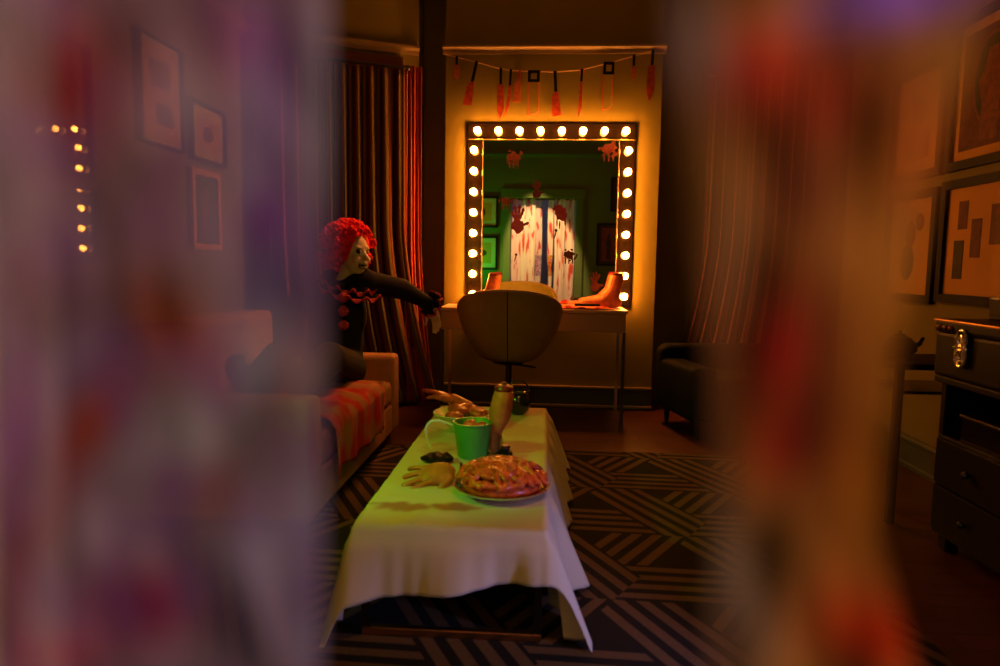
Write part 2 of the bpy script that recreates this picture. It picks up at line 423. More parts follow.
# ------------------------------------------------------------------ vanity mirror
mx0, mx1, mz0, mz1 = at(467, 215, D).x, at(633, 215, D).x, .765, at(550, 124, D).z
fw = .115
MY = D - .016
van = thing('vanity_mirror', ((mx0 + mx1) / 2, D, mz0), 'large square vanity mirror edged with glowing round bulbs, blood prints on glass', 'mirror')
OL = van.location.copy()
bm = nb()
box(bm, (mx0, MY, mz0), (mx1, D - .001, mz1), .003)
link('mirror_body', bm, 'black', van, off=OL, smooth=False)
bm = nb()
for lo, hi in (((mx0, mz1 - fw), (mx1, mz1)), ((mx0, mz0), (mx0 + fw, mz1 - fw)), ((mx1 - fw, mz0), (mx1, mz1 - fw))):
    box(bm, (lo[0] + .001, MY - .006, lo[1] + .001), (hi[0] - .001, MY, hi[1] - .001), .002)
link('frame', bm, 'mirror_frame', van, off=OL, smooth=False)
bm = nb(); box(bm, (mx0 + fw, MY - .003, mz0), (mx1 - fw, MY, mz1 - fw)); link('mirror_glass', bm, 'mirror', van, off=OL, smooth=False)
bm = nb()
for a, b in (((mx0 + fw - .004, mz0), (mx0 + fw + .004, mz1 - fw)), ((mx1 - fw - .004, mz0), (mx1 - fw + .004, mz1 - fw)), ((mx0, mz1 - fw - .004), (mx1, mz1 - fw + .004))):
    box(bm, (a[0], MY - .011, a[1]), (b[0], MY - .006, b[1]), .001)
link('trim_bead', bm, 'mirror_line', van, off=OL, smooth=False)
bulbs = []
n8 = 8
for k in range(8): bulbs.append((mx0 + .075 + k * (mx1 - mx0 - .15) / 7, mz1 - .058))
for k in range(8):
    z = mz1 - .058 - .137 - k * (mz1 - .058 - .137 - .075 - mz0) / 7
    bulbs.append((mx0 + .052, z)); bulbs.append((mx1 - .052, z))
def bulb_mesh():
    bm = nb(); ball(bm, (0, -.043, 0), .0245, 18); return bm
def socket_mesh():
    bm = nb(); lathe(bm, [(0, 0), (.021, 0), (.021, .004), (.014, .008), (.014, .026), (.0, .026)], n=16)
    bmesh.ops.rotate(bm, verts=bm.verts, matrix=Matrix.Rotation(PI / 2, 3, 'X')); return bm
b0 = s0 = None
for (x, z) in bulbs:
    loc = Vector((x, MY - .006, z)) - OL
    if b0 is None:
        b0 = link('bulb', bulb_mesh(), 'bulb', van); s0 = link('socket', socket_mesh(), 'socket', b0); b = b0
    else:
        b = b0.copy(); C.objects.link(b); b.parent = van; s = s0.copy(); C.objects.link(s); s.parent = b
    b.location = loc
# gel blood prints on the glass
def splat(kind, px, py, size, m, lab):
    c = at(px, py, MY); rnd = random.Random(int(px * 7 + py)); bm = nb(); y0, y1 = MY - .0055, MY - .003
    def blob(cx, cz, rx, rz, ang=0, n=18, j=.15):
        pts = []
        for k in range(n):
            a = 2 * PI * k / n; r = 1 + rnd.uniform(-j, j)
            x, z = rx * r * math.cos(a), rz * r * math.sin(a)
            pts.append((cx + x * math.cos(ang) - z * math.sin(ang), cz + x * math.sin(ang) + z * math.cos(ang)))
        plate(bm, pts, y0 - rnd.random() * .0004, y1)
    S = size
    if kind == 'hand':
        blob(c.x, c.z - .2 * S, .3 * S, .33 * S)
        for i, (a, l) in enumerate(((-.55, .55), (-.2, .72), (.08, .75), (.38, .66))):
            for q in (.45, .72, 1.0):
                blob(c.x + math.sin(a) * l * S * q, c.z - .05 * S + math.cos(a) * l * S * q, .075 * S, .12 * S, -a, 10, .1)
        for q in (.5, .85): blob(c.x + math.sin(1.15) * .55 * S * q, c.z - .25 * S + math.cos(1.15) * .5 * S * q, .08 * S, .12 * S, -1.1, 10, .1)
    elif kind == 'blob':
        blob(c.x, c.z, .38 * S, .5 * S, .2, 22, .25); blob(c.x - .2 * S, c.z + .3 * S, .35 * S, .25 * S, 0, 16, .3)
        for i in range(3): blob(c.x + rnd.uniform(-.3, .3) * S, c.z - rnd.uniform(.4, .9) * S, .05 * S, .3 * S, 0, 12, .1)
    elif kind == 'drip':
        blob(c.x, c.z + .3 * S, .12 * S, .12 * S); blob(c.x - .05 * S, c.z, .05 * S, .4 * S, -.25, 12, .1)
    else:
        blob(c.x, c.z, .4 * S, .28 * S, 0, 26, .35)
        for i in range(7):
            a = rnd.random() * 6.28; blob(c.x + math.cos(a) * S * .55, c.z + math.sin(a) * S * .4, .07 * S, .1 * S, a, 10, .2)
        for i in range(3): blob(c.x + (i - 1) * .25 * S, c.z - .4 * S, .05 * S, .3 * S, 0, 12, .1)
    o = link('blood_print', bm, m, van, off=OL, smooth=False); o['label'] = lab
splat('splat', 514, 157, .12, 'blood_dark', 'dark blood splash with drips')
splat('splat', 609, 149, .13, 'blood_dark', 'red drips in upper right corner')
splat('hand', 537, 191, .10, 'blood_dark', 'faint red handprint at the top middle')
splat('splat', 506, 201, .09, 'blood_dark', 'dark splash left of the doorway')
splat('hand', 518, 222, .15, 'blood', 'red handprint with spread fingers')
splat('blob', 561, 213, .11, 'blood', 'large red blood smear')
splat('drip', 556, 234, .09, 'blood_dark', 'thin dark drip')
splat('splat', 569, 255, .10, 'blood_dark', 'dark splash on the right of the doorway')
splat('drip', 516, 258, .08, 'blood_dark', 'small dark drip')
splat('hand', 595, 284, .11, 'blood_dark', 'faint handprint low on the right')

# ------------------------------------------------------------------ desk
DX0, DX1, DY0, DY1, DZ = -.70, .55, 4.70, 5.135, .765
desk = thing('makeup_desk', ((DX0 + DX1) / 2, (DY0 + DY1) / 2, 0), 'pale makeup desk with thin metal legs under the bulb-lit mirror', 'desk')
o_ = desk.location.copy()
bm = nb(); box(bm, (DX0 - .01, DY0 - .01, DZ - .022), (DX1 + .01, DY1, DZ), .004); link('desktop', bm, 'desk_top', desk, off=o_, smooth=False)
bm = nb(); box(bm, (DX0, DY0 + .012, DZ - .15), (DX1, DY1, DZ - .0225), .003); link('carcass', bm, 'desk', desk, off=o_, smooth=False)
for a, b in ((DX0 + .005, (DX0 + DX1) / 2 - .003), ((DX0 + DX1) / 2 + .003, DX1 - .005)):
    bm = nb(); box(bm, (a, DY0 - .006, DZ - .145), (b, DY0 + .012, DZ - .028), .003); d = link('drawer', bm, 'desk', desk, off=o_, smooth=False)
for x in (DX0 + .012, DX1 - .012):
    for y in (DY0 + .02, DY1 - .02):
        bm = nb(); box(bm, (x - .011, y - .011, 0), (x + .011, y + .011, DZ - .15), .002); link('leg', bm, 'chrome' if y > 5 else 'metal_dark', desk, off=o_, smooth=False)

# things on the desk
def foot_prop(name, loc, label, s=1., rz=0, mat_='prop_pink'):
    """severed foot standing on its sole, ankle stump up, toes toward -x"""
    t = thing(name, loc, label, 'severed foot prop', rz=rz)
    bm = nb()
    capsule(bm, (0, 0, .04 * s), (-.17 * s, 0, .022 * s), .040 * s, .026 * s)
    capsule(bm, (.0, 0, .04 * s), (.035 * s, 0, .19 * s), .038 * s, .036 * s)
    ball(bm, (.02 * s, 0, .035 * s), (.045 * s, .035 * s, .035 * s))
    capsule(bm, (-.03 * s, 0, .06 * s), (.02 * s, 0, .11 * s), .034 * s, .034 * s)
    for i, (y, r) in enumerate(((.028, .015), (.012, .012), (-.004, .011), (-.018, .010), (-.030, .009))):
        capsule(bm, (-.16 * s, y * s, .018 * s), ((-.205 + i * .006) * s, y * s * 1.15, .013 * s), r * s, r * s * .9, 8)
    link('flesh', bm, mat_, t, remesh=.006 * s, sm_it=3)
    bm = nb(); lathe(bm, [(0, .206 * s), (.02 * s, .208 * s), (.034 * s, .2 * s), (.036 * s, .188 * s), (.0, .186 * s)], (.037 * s, 0, .018 * s), 16); link('stump', bm, 'blood', t)
    return t
foot_prop('foot_prop', (.475, 4.97, DZ), 'bloody severed foot prop standing at the right end of the makeup desk', 1.12)
foot_prop('foot_prop', (-.40, 4.97, DZ), 'bloody severed foot prop on the left side of the makeup desk, behind the chair', 1.05)
# blood-stained runner on desk
def strip_cloth(name, label, fn, nu, nv, m, dy, cat, th=.003):
    bm = nb(); grid(bm, nu, nv, fn); o = link(name, bm, m, ang=85); tag(o, label, cat); tint(o, dy)
    s = o.modifiers.new('thickness', 'SOLIDIFY'); s.thickness = th; s.offset = 1; return o
def nz(x, y, z=0): return noise.noise(Vector((x, y, z)))
def desk_cloth(u, v):
    x = .12 + .34 * u; y = DY0 + .02 + .26 * v
    return Vector((x, y + .02 * nz(u * 3, 1), DZ + .004 + .016 * max(0, .4 + nz(x * 14, y * 14, 3) * 1.6) * min(1, 8 * u, 8 * (1 - u), 8 * v, 8 * (1 - v))))
def desk_dye(c):
    k = nz(c.x * 16, c.y * 16, 9)
    return (.75, .22, .12, 1) if k < .08 else (.5, .03, .02, 1)
strip_cloth('bloody_cloth', 'crumpled blood-stained cloth lying on the makeup desk right of the chair', desk_cloth, 36, 26, 'towel', desk_dye, 'cloth')
t = thing('makeup_palette', (.29, DY0 + .045, DZ + .024), 'small flat black makeup palette lying on the bloody cloth on the desk', 'palette')
bm = nb(); box(bm, (-.085, -.03, 0), (.085, .03, .014), .003); link('case', bm, 'black_plastic', t, smooth=False)
bm = nb(); box(bm, (-.075, -.022, .0145), (.075, .022, .016)); link('color_pans', bm, 'blood_dark', t, smooth=False)

# ------------------------------------------------------------------ knife garland
def string_pt(px):
    pts = [(444, 54), (476, 62), (501, 69), (519, 71), (555, 72), (581, 70), (609, 63), (634, 56), (657, 50)]
    for (a, b), (c, d) in zip(pts, pts[1:]):
        if a <= px <= c: return at(px, b + (d - b) * (px - a) / (c - a), D - .022)
    return at(px, 52, D - .022)
bm = nb(); tube(bm, [string_pt(px) for px in range(445, 657, 6)], .0035, 6); o = link('garland_string', bm, 'string')
tag(o, 'thin sagging string strung across the wall above the mirror, holding the plastic weapons', 'string')
U = 1 / 135.
def weapon(kind, name, px, top, bot, label, tilt=0., wid=8, hfrac=.38, bl='blade'):
    p = Vector((string_pt(px).x, D - .025, string_pt(px).z + .006)); L_ = (bot - top) * U; w = wid * U / 2
    t = thing(name, p, label, 'toy weapon', 'plastic weapons hanging on the string above the mirror'); t.rotation_euler = (0, tilt, 0)
    y0, y1 = -.006, .0
    hz = -L_ * hfrac
    def P(pts, nm, m, a=y0, b=y1):
        bm = nb(); plate(bm, pts, a, b); return link(nm, bm, m, t, smooth=False)
    if kind in ('saw',):
        hw = w * .95
        bm = nb()
        for q in ((-hw, 0, hw, -L_ * .06), (-hw, hz + L_ * .06, hw, hz), (-hw, 0, -hw * .5, hz), (hw * .5, 0, hw, hz)):
            box(bm, (q[0], -.011, min(q[1], q[3])), (q[2], .004, max(q[1], q[3])), .001)
        link('handle', bm, 'black', t, smooth=False)
        bm = nb(); r = .0042
        tube(bm, [(w * .8, -.003, hz), (w * .8, -.003, -L_ * .9), (w * .3, -.003, -L_ * .97), (-w * .9, -.003, -L_)], r, 6); link('bow', bm, bl, t)
        P([(-w * .98, hz), (-w * .7, hz), (-w * .7, -L_), (-w * .98, -L_)], 'blade', bl)
        return t
    bm = nb(); n = 6
    lo, hi = hz, 0
    hw = max(.009, w * .33)
    box(bm, (-hw, -.012, lo), (hw, .006, hi), .004); link('handle', bm, 'black' if bl != 'blade_pale' or kind == 'knife' else 'blade', t, smooth=False)
    if kind == 'cleaver':
        P([(-w * .35, hz), (w * .55, hz), (w, -L_ * .97), (-w * .9, -L_), (-w, hz - L_ * .12), (-w * .6, hz - L_ * .02)], 'blade', bl)
    elif kind == 'curved':
        P([(-w * .5, hz), (w * .5, hz), (w * .55, hz - L_ * .25), (w * .1, hz - L_ * .45), (-w * 1.3, -L_), (-w * .9, hz - L_ * .4), (-w * .5, hz - L_ * .2)], 'blade', bl)
    elif kind == 'ring':
        P([(-w * .5, hz), (w * .5, hz), (w * .7, -L_ * .8), (-w * .7, -L_)], 'blade', bl)
        bm = nb(); tube(bm, [(.016 * math.cos(a), -.003, -.016 + .016 * math.sin(a)) for a in [k * PI / 6 for k in range(13)]], .004, 6, False); link('ring', bm, 'blade_pale', t)
    else:
        P([(-w * .8, hz), (w * .7, hz), (w * .9, hz - (L_ + hz) * .65), (w * .3, -L_ * .93), (-w * .2, -L_), (-w * .8, hz - (L_ + hz) * .7)], 'blade', bl)
    return t
weapon('knife', 'toy_knife', 457, 55, 78, 'short pale toy knife, first on the left end of the weapon string', 0, 6, .36, 'blade_pale')
weapon('cleaver', 'toy_cleaver', 477, 62, 105, 'red toy cleaver with long black handle tilting left, near the string\'s left end', .22, 9, .46)
weapon('knife', 'toy_knife', 501, 69, 118, 'broad red toy butcher knife with pointed tip, left of the curved knife', .0, 8, .32)
weapon('curved', 'toy_knife', 511, 70, 116, 'narrow curved red toy knife hanging beside the broad butcher knife', .05, 6, .34)
weapon('cleaver', 'toy_axe', 520, 71, 102, 'faint pale red toy axe between the curved knife and the left saw', .1, 8, .35, 'blade_pale')
weapon('saw', 'toy_saw', 534, 72, 114, 'toy hacksaw with black handle, left one of two saws, beside the middle cleaver', 0, 12, .26, 'blade_pale')
weapon('cleaver', 'toy_cleaver', 555, 72, 115, 'red toy cleaver with black handle hanging at the middle of the string', -.06, 9, .46)
weapon('ring', 'toy_knife', 582, 69, 115, 'slim red toy knife with ring at the top, right of the middle cleaver', 0.03, 5, .26)
weapon('saw', 'toy_saw', 609, 61, 106, 'toy hacksaw with black handle, right one of the two saws', 0.02, 11, .26, 'blade_pale')
weapon('knife', 'toy_knife', 634, 55, 79, 'short toy knife with dark handle and pink blade, right of the right saw', 0, 6, .42, 'blade_pale')
weapon('knife', 'toy_knife', 653, 50, 98, 'large dark red toy knife at the right end of the string', 0.04, 9, .3)

# ------------------------------------------------------------------ desk chair
CX, CY = -.215, 4.36
ch = thing('desk_chair', (CX, CY, 0), 'olive tub-backed swivel chair turned to the makeup desk', 'chair')
def shell(u, v):
    a = (u - .5) * 2 * math.radians(118)                    # 0 = straight back (-y)
    top = .905 - .26 * (abs(a) / math.radians(118)) ** 2.2
    z = .455 + (top - .455) * v
    k = v ** .55
    rx = .13 + .215 * k - .02 * v ** 6; ry = .12 + .20 * k
    return Vector((math.sin(a) * rx, -math.cos(a) * ry + .03, z))
bm = nb(); grid(bm, 48, 22, shell)
o = link('shell', bm, 'chair', ch, ang=80)
s = o.modifiers.new('t', 'SOLIDIFY'); s.thickness = .035; s.offset = -1
s = o.modifiers.new('b', 'BEVEL'); s.width = .01; s.segments = 3
bm = nb()
tube(bm, [shell(u / 40, 1) + Vector((0, 0, .002)) for u in range(41)], .009, 8); link('piping', bm, 'desk', ch)
bm = nb(); tube(bm, [shell(.5, v / 20) + Vector((0, -.0005, 0)) for v in range(21)], .003, 6); link('seam', bm, 'armchair', ch)
bm = nb(); lathe(bm, [(0, .462), (.10, .462), (.14, .48), (.21, .55), (.205, .58), (0, .59)], (0, .04, 0), 32); link('seat', bm, 'chair', ch)
bm = nb(); lathe(bm, [(0, .10), (.032, .10), (.032, .28), (.02, .29), (.02, .43), (.10, .445), (.12, .46), (0, .46)], (0, 0, 0), 20); link('post', bm, 'black_gloss', ch)
bm = nb(); tube(bm, [(.0, 0, .44), (.12, -.06, .435), (.17, -.08, .43)], .006, 8); link('lever', bm, 'black', ch)
for k in range(5):
    a = k * 2 * PI / 5 + .5; c_, s_ = math.cos(a), math.sin(a)
    bm = nb(); tube(bm, [(c_ * .02, s_ * .02, .15), (c_ * .15, s_ * .15, .125), (c_ * .29, s_ * .29, .085)], [.026, .022, .016], 8); lg = link('base_leg', bm, 'black_gloss', ch)
    bm = nb()
    for q in (-.014, .014):
        p = Vector((c_ * .29, s_ * .29, .029)); n = Vector((-s_, c_, 0)); tube(bm, [p + n * (q - .009), p + n * (q + .009)], .028, 16)
    tube(bm, [(c_ * .29, s_ * .29, .04), (c_ * .29, s_ * .29, .09)], .008, 8)
    link('caster', bm, 'black_gloss', lg)

# ------------------------------------------------------------------ coffee table + cloth
TX0, TX1, TY0, TY1, TZ = -.515, .02, 1.85, 3.50, .33
tb = thing('coffee_table', ((TX0 + TX1) / 2, (TY0 + TY1) / 2, 0), 'low rectangular coffee table with metal sled legs under the white cloth', 'table')
o_ = tb.location.copy()
bm = nb(); box(bm, (TX0, TY0, TZ - .035), (TX1, TY1, TZ), .004); link('tabletop', bm, 'black', tb, off=o_, smooth=False)
for y in (TY0 + .02, TY1 - .02):
    for x in (TX0 + .03, TX1 - .02):
        bm = nb(); box(bm, (x - .011, y - .011, .036), (x + .011, y + .011, TZ - .035), .002); link('leg', bm, 'metal_dark', tb, off=o_, smooth=False)
    bm = nb(); box(bm, (TX0 + .019, y - .011, .0135), (TX1 - .009, y + .011, .036), .003); link('foot_rail', bm, 'brass', tb, off=o_, smooth=False)

def drape_fn(u, v):
    # flat cloth coordinates around the tabletop
    ox0, ox1 = .285, .31
    X0 = TX0 - ox0; X1 = TX1 + ox1
    a = X0 + (X1 - X0) * u
    f = (a - TX0) / (TX1 - TX0); f = min(1.3, max(-.3, f))
    fr_ = .205 - .075 * f                                    # front overhang shrinks to the right
    Y0 = TY0 - fr_; Y1 = TY1 + .16
    b = Y0 + (Y1 - Y0) * v
    dx = TX0 - a if a < TX0 else (TX1 - a if a > TX1 else 0.)
    dy = TY0 - b if b < TY0 else (TY1 - b if b > TY1 else 0.)
    h = math.hypot(dx, dy)
    x = min(max(a, TX0), TX1); y = min(max(b, TY0), TY1)
    wr = .0055 * nz(a * 9, b * 6, 1) + .0045 * nz(a * 3 + b * 14, b * 3, 4)
    z = TZ + .006 + max(0, wr)
    if h > 0:
        ux, uy = -dx / h, -dy / h
        s = min(1, h / .05)
        tpar = b if abs(dx) > abs(dy) else a
        flare = .010 + .16 * h + (.20 * h) * (math.sin(tpar * 23 + 1.2) * .5 + .9 * nz(tpar * 7, 2, 7) + .35 * nz(tpar * 24, 5, 1))
        if dx and dy: flare = .010 + .30 * h
        # keep the cloth outside of the top's edge
        flare = max(flare, .008)
        x += ux * flare * s * (1.25 if ux > 0 else .8); y += uy * flare * s
        z = TZ + .006 * (1 - s) - h * .97
        z = max(z, .017)
    return Vector((x, y, z))
def cloth_dye(c):
    base = Vector((.68, .63, .44))
    k = 0
    for (cx, cy, rx, ry, s) in ((-.40, 2.00, .09, .035, .75), (-.26, 2.01, .07, .03, .8), (-.40, 2.65, .06, .1, .35), (-.47, 2.9, .05, .09, .35), (-.10, 3.0, .12, .12, .22), (-.05, 3.4, .1, .1, .3)):
        d = ((c.x - cx) / rx) ** 2 + ((c.y - cy) / ry) ** 2
        k = max(k, s * max(0, min(1, 1.6 - d + nz(c.x * 30, c.y * 30, 2))))
    col = base.lerp(Vector((.42, .10, .05)), k); return (*col, 1)
strip_cloth('tablecloth', 'wrinkled white tablecloth with reddish stains draped over the low coffee table', drape_fn, 110, 190, 'cloth', cloth_dye, 'tablecloth', .0025)
# white bunched cloth under the table
def bunch(u, v):
    x = -.20 + .22 * u; y = 2.18 + .30 * u + .02 * v
    z = .235 - (.15 + .06 * math.sin(u * 9)) * v
    return Vector((x, y + .018 * math.sin(u * 19 + v * 4), z + .01 * math.sin(u * 13)))
strip_cloth('hanging_sheet', 'crumpled pale sheet hanging below the coffee table top, near the right leg', lambda u, v: bunch(u, v) + Vector((0, 0, .022)), 40, 14, 'cloth', lambda c: (.5, .5, .5, 1), 'sheet')

# platter of guts
py_ = 2.155; pcx = -.122
pl = thing('guts_platter', (pcx, py_, TZ + .0155), 'round platter heaped with glossy red guts at the front of the coffee table', 'platter')
bm = nb(); lathe(bm, [(0, 0), (.09, 0), (.135, .012), (.15, .022), (.152, .026), (.146, .027), (.13, .017), (.088, .006), (0, .006)], n=48); link('platter', bm, 'chrome', pl)
bm = nb()
ball(bm, (0, 0, .030), (.128, .128, .046), 32)
rnd = random.Random(4)
def dome(x, y):
    r = math.hypot(x, y) / .145
    return .028 + .064 * math.sqrt(max(0, 1 - r * r))
for i in range(44):
    a = rnd.random() * 6.28; r = .128 * math.sqrt(rnd.random()); x, y = r * math.cos(a), r * math.sin(a)
    h = rnd.random() * 6.28; pts = []; w_ = rnd.uniform(-1.2, 1.2)
    for k in range(26):
        pts.append((x, y, dome(x, y) + rnd.uniform(-.001, .001) + .004 * math.sin(k * .5 + i)))
        w_ += rnd.uniform(-.35, .35); w_ = max(-1.3, min(1.3, w_)); h += w_ * .42
        nx, ny = x + math.cos(h) * .0085, y + math.sin(h) * .0085
        if math.hypot(nx, ny) > .137: h += 1.3; nx, ny = x + math.cos(h) * .006, y + math.sin(h) * .006
        if math.hypot(nx, ny) > .143: nx, ny = nx * .95, ny * .95
        x, y = nx, ny
    tube(bm, pts, [.0065] + [.0095] * 24 + [.0065], 8)
o = link('guts', bm, 'guts', pl, ang=80)

# ---- hands
def hand_bm(bm, s=1., curl=.5, wrist=.0, spread=.12, wl=.05, wr=.026):
    """hand with wrist at the origin, fingers along +x, palm down"""
    g = ball(bm, (.05 * s, 0, 0), (.055 * s, .042 * s, .015 * s))
    for i, (y, l, r) in enumerate(((.028, .072, .0085), (.010, .082, .0088), (-.009, .076, .0085), (-.027, .060, .0075))):
        a = y * spread * 30; p = Vector((.075 * s, y * s, 0)); d = Vector((math.cos(a), math.sin(a), 0)); pt = [p - d * .03 * s, p]
        an = curl * .35
        for q in (.45, .32, .25):
            p = p + Vector((d.x * math.cos(an), d.y * math.cos(an), -math.sin(an))) * l * q * s; pt.append(p.copy()); an += curl * (.6 + .1 * i)
        for u, w in zip(pt, pt[1:]): capsule(bm, u, w, r * s * 1.05, r * s * .95, 10, 2)
        capsule(bm, (.02 * s, y * .6 * s, 0), pt[1], .014 * s, .0105 * s, 10, 3)
    pt = [Vector(q) * s for q in ((.015, .022, -.004), (.045, .05, -.012), (.072, .062, -.02), (.092, .064, -.03 - .01 * curl))]
    for u, w, r in zip(pt, pt[1:], (.0135, .0105, .009)): capsule(bm, u, w, r * s, r * s * .85, 10, 2)
    if wl: capsule(bm, (.01 * s, 0, 0), (-wl * s, 0, 0), .027 * s, wr * s)
def hand_prop(loc, rot, label, m='skin', s=1., curl=.45, wl=.05, cat='severed hand prop', spread=.12):
    t = thing('hand_prop', loc, label, cat); t.rotation_euler = rot
    bm = nb(); hand_bm(bm, s, curl, spread=spread, wl=wl); link('flesh', bm, m, t, remesh=.0035 * s, sm_it=2)
    bm = nb(); ball(bm, (-(wl + .024) * s, 0, 0), (.006 * s, .022 * s, .022 * s)); link('stump', bm, 'blood', t)
    return t
hand_prop((-.285, 2.24, TZ + .052), (-.55, .12, PI + .25), 'tan severed hand prop with spread fingers left of the guts platter', 'skin', 1.08, .16, .0, spread=.3)
hand_prop((-.42, 3.32, TZ + .07), (.3, -.25, PI - .55), 'large bloody severed hand hanging over the far left corner of the table', 'skin_red', 1.15, .25, .07)

# green pail
pp = at_z(471, 461, TZ + .01)
pail = thing('pail', (pp.x, pp.y + .06, TZ + .011), 'tapered green pail with pale handle on the coffee table, left of the jar', 'pail')
bm = nb(); lathe(bm, [(0, 0), (.052, 0), (.056, .004), (.072, .125), (.077, .128), (.077, .134), (.069, .134), (.064, .125), (.05, .008), (0, .008)], n=36); link('body', bm, 'pail_green', pail)
bm = nb()
tube(bm, [(-.073 - .125 * math.sin(a * .5) ** .9 + (.045 * (a / PI) ** 4), -.012, .118 + .03 * math.sin(a) - .09 * (a / PI) ** 2.2) for a in [k * PI / 24 for k in range(25)]], .0048, 8); link('handle', bm, 'pail', pail)
bm = nb(); rnd = random.Random(8)
for i in range(7): ball(bm, (rnd.uniform(-.035, .035), rnd.uniform(-.035, .035), .118 + rnd.uniform(0, .014)), (.018, .016, .012), 10)
link('contents', bm, 'skin_red', pail)

# shallow bowl with meat
bp_ = at_z(468, 417, TZ + .02)
bw = thing('bowl', (bp_.x, 2.98, TZ + .012), 'wide shallow pale bowl of raw red meat behind the green pail', 'bowl')
bm = nb(); lathe(bm, [(0, 0), (.05, 0), (.055, .006), (.095, .045), (.13, .075), (.126, .078), (.09, .052), (.05, .012), (0, .01)], n=40); link('body', bm, 'bowl', bw)
bm = nb(); rnd = random.Random(3)
for i in range(16):
    a = rnd.random() * 6.28; r = .085 * math.sqrt(rnd.random()); ball(bm, (r * math.cos(a), r * math.sin(a), .07 + .03 * (1 - r / .09)), (rnd.uniform(.025, .045), rnd.uniform(.02, .035), .02), 12, Matrix.Rotation(rnd.random() * 3, 3, 'Z'))
link('meat', bm, 'skin_red', bw, remesh=.005, sm_it=2)

# upright severed arm in a glass jar
ap = at_z(489, 459, TZ + .01)
jar = thing('glass_jar', (ap.x + .012, ap.y + .04, TZ + .011), 'clear glass jar on the coffee table holding the upright severed arm', 'jar')
def glassy():
    m = mat('jar_glass', (.9, .95, .9), .03, spec=.5); m.node_tree.nodes['Principled BSDF'].inputs['Transmission Weight'].default_value = 1.; return m
M['jar'] = glassy()
bm = nb(); lathe(bm, [(0, 0), (.033, 0), (.036, .004), (.036, .07), (.030, .085), (.030, .10), (.0275, .10), (.0275, .084), (.0335, .068), (.0335, .008), (0, .006)], n=28); link('body', bm, 'jar', jar)
arm = thing('arm_prop', jar.location + Vector((.004, 0, .0125)), 'brownish severed forearm prop standing upright in the glass jar, cut end up', 'severed arm prop')
bm = nb(); capsule(bm, (0, 0, .026), (.004, .0, .08), .0225, .0245); capsule(bm, (.004, 0, .08), (.020, .0, .15), .0245, .043); capsule(bm, (.020, 0, .15), (.032, .0, .215), .043, .040)
link('flesh', bm, 'skin', arm, remesh=.0045, sm_it=2)
bm = nb(); lathe(bm, [(0, .262), (.02, .261), (.034, .254), (.037, .246), (.034, .238), (0, .236)], (.034, 0, 0), 20); lathe(bm, [(0, .270), (.010, .270), (.012, .26), (0, .26)], (.034, 0, 0), 12); link('stump', bm, 'blood', arm)

# small cauldron at far right of table, small dark pots
cp = at_z(518, 414, TZ + .01)
cd = thing('cauldron', (cp.x, cp.y - .0, TZ + .011), 'small round black cauldron with glossy rim at the far end of the table', 'cauldron')
bm = nb(); lathe(bm, [(0, 0), (.03, 0), (.05, .018), (.06, .05), (.055, .085), (.045, .1), (.052, .108), (.056, .116), (.050, .118), (.042, .108), (.038, .1), (.05, .05), (0, .01)], n=32); link('body', bm, 'black_gloss', cd)
bm = nb(); tube(bm, [(.052 * math.cos(a) , 0, .112 + .05 * math.sin(a)) for a in [k * PI / 12 for k in range(13)]], .0035, 8); link('handle', bm, 'black_gloss', cd)
sp = at_z(505, 461, TZ + .01)
sj = thing('ink_pot', (sp.x, sp.y + .02, TZ + .011), 'small dark jar on the coffee table just behind the guts platter', 'jar')
bm = nb(); lathe(bm, [(0, 0), (.026, 0), (.028, .004), (.026, .03), (.015, .036), (.015, .042), (0, .042)], n=20); link('body', bm, 'black', sj)
bm = nb(); lathe(bm, [(0, .042), (.017, .042), (.017, .054), (0, .056)], n=20); link('cap', bm, 'blood_dark', sj)
fp = at_z(438, 462, TZ + .01)
t = thing('scrunched_rag', (fp.x, fp.y, TZ + .011), 'small scrunched dark rag at the left foot of the green pail', 'rag')
def rag_bm():
    bm = nb(); g = ball(bm, (0, 0, .014), (.06, .042, .014), 28)
    for v in g: v.co += Vector((nz(v.co.x * 40, v.co.y * 40, 1), nz(v.co.x * 40, v.co.y * 40, 5), max(0, nz(v.co.x * 45, v.co.y * 45, 9)) * 1.4)) * .012 if v.co.z > .006 else Vector()
    return bm
link('cloth', rag_bm(), 'black', t, ang=80)

# ------------------------------------------------------------------ sofa
SX0, SX1, SY0, SY1 = -1.78, -.86, 2.50, 4.12
so = thing('sofa', ((SX0 + SX1) / 2, (SY0 + SY1) / 2, 0), 'low beige sofa along the left wall, the clown sitting on it', 'sofa')
o_ = so.location.copy()
def cush(name, lo, hi, bev=.045):
    bm = nb(); box(bm, lo, hi, bev, seg=4); return link(name, bm, 'sofa', so, off=o_, ang=60)
cush('base', (SX0, SY0 + .02, .07), (SX1 - .01, SY1 - .02, .24), .02)
cush('armrest', (SX0, SY1 - .16, .07), (SX1, SY1, .525), .035); cush('armrest', (SX0, SY0, .07), (SX1, SY0 + .16, .545), .035)
cush('backrest', (SX0, SY0 + .16, .24), (SX0 + .22, SY1 - .16, .78), .05)
for k in range(2):
    y0 = SY0 + .163 + k * .648; cush('seat_cushion', (SX0 + .223, y0, .242), (SX1 - .005, y0 + .642, .385), .045)
for x in (SX0 + .06, SX1 - .06):
    for y in (SY0 + .06, SY1 - .06):
        bm = nb(); lathe(bm, [(0, .012 if True else 0), (.015, .012), (.024, .07), (0, .07)], (x, y, 0), 14); link('leg', bm, 'black', so, off=o_)
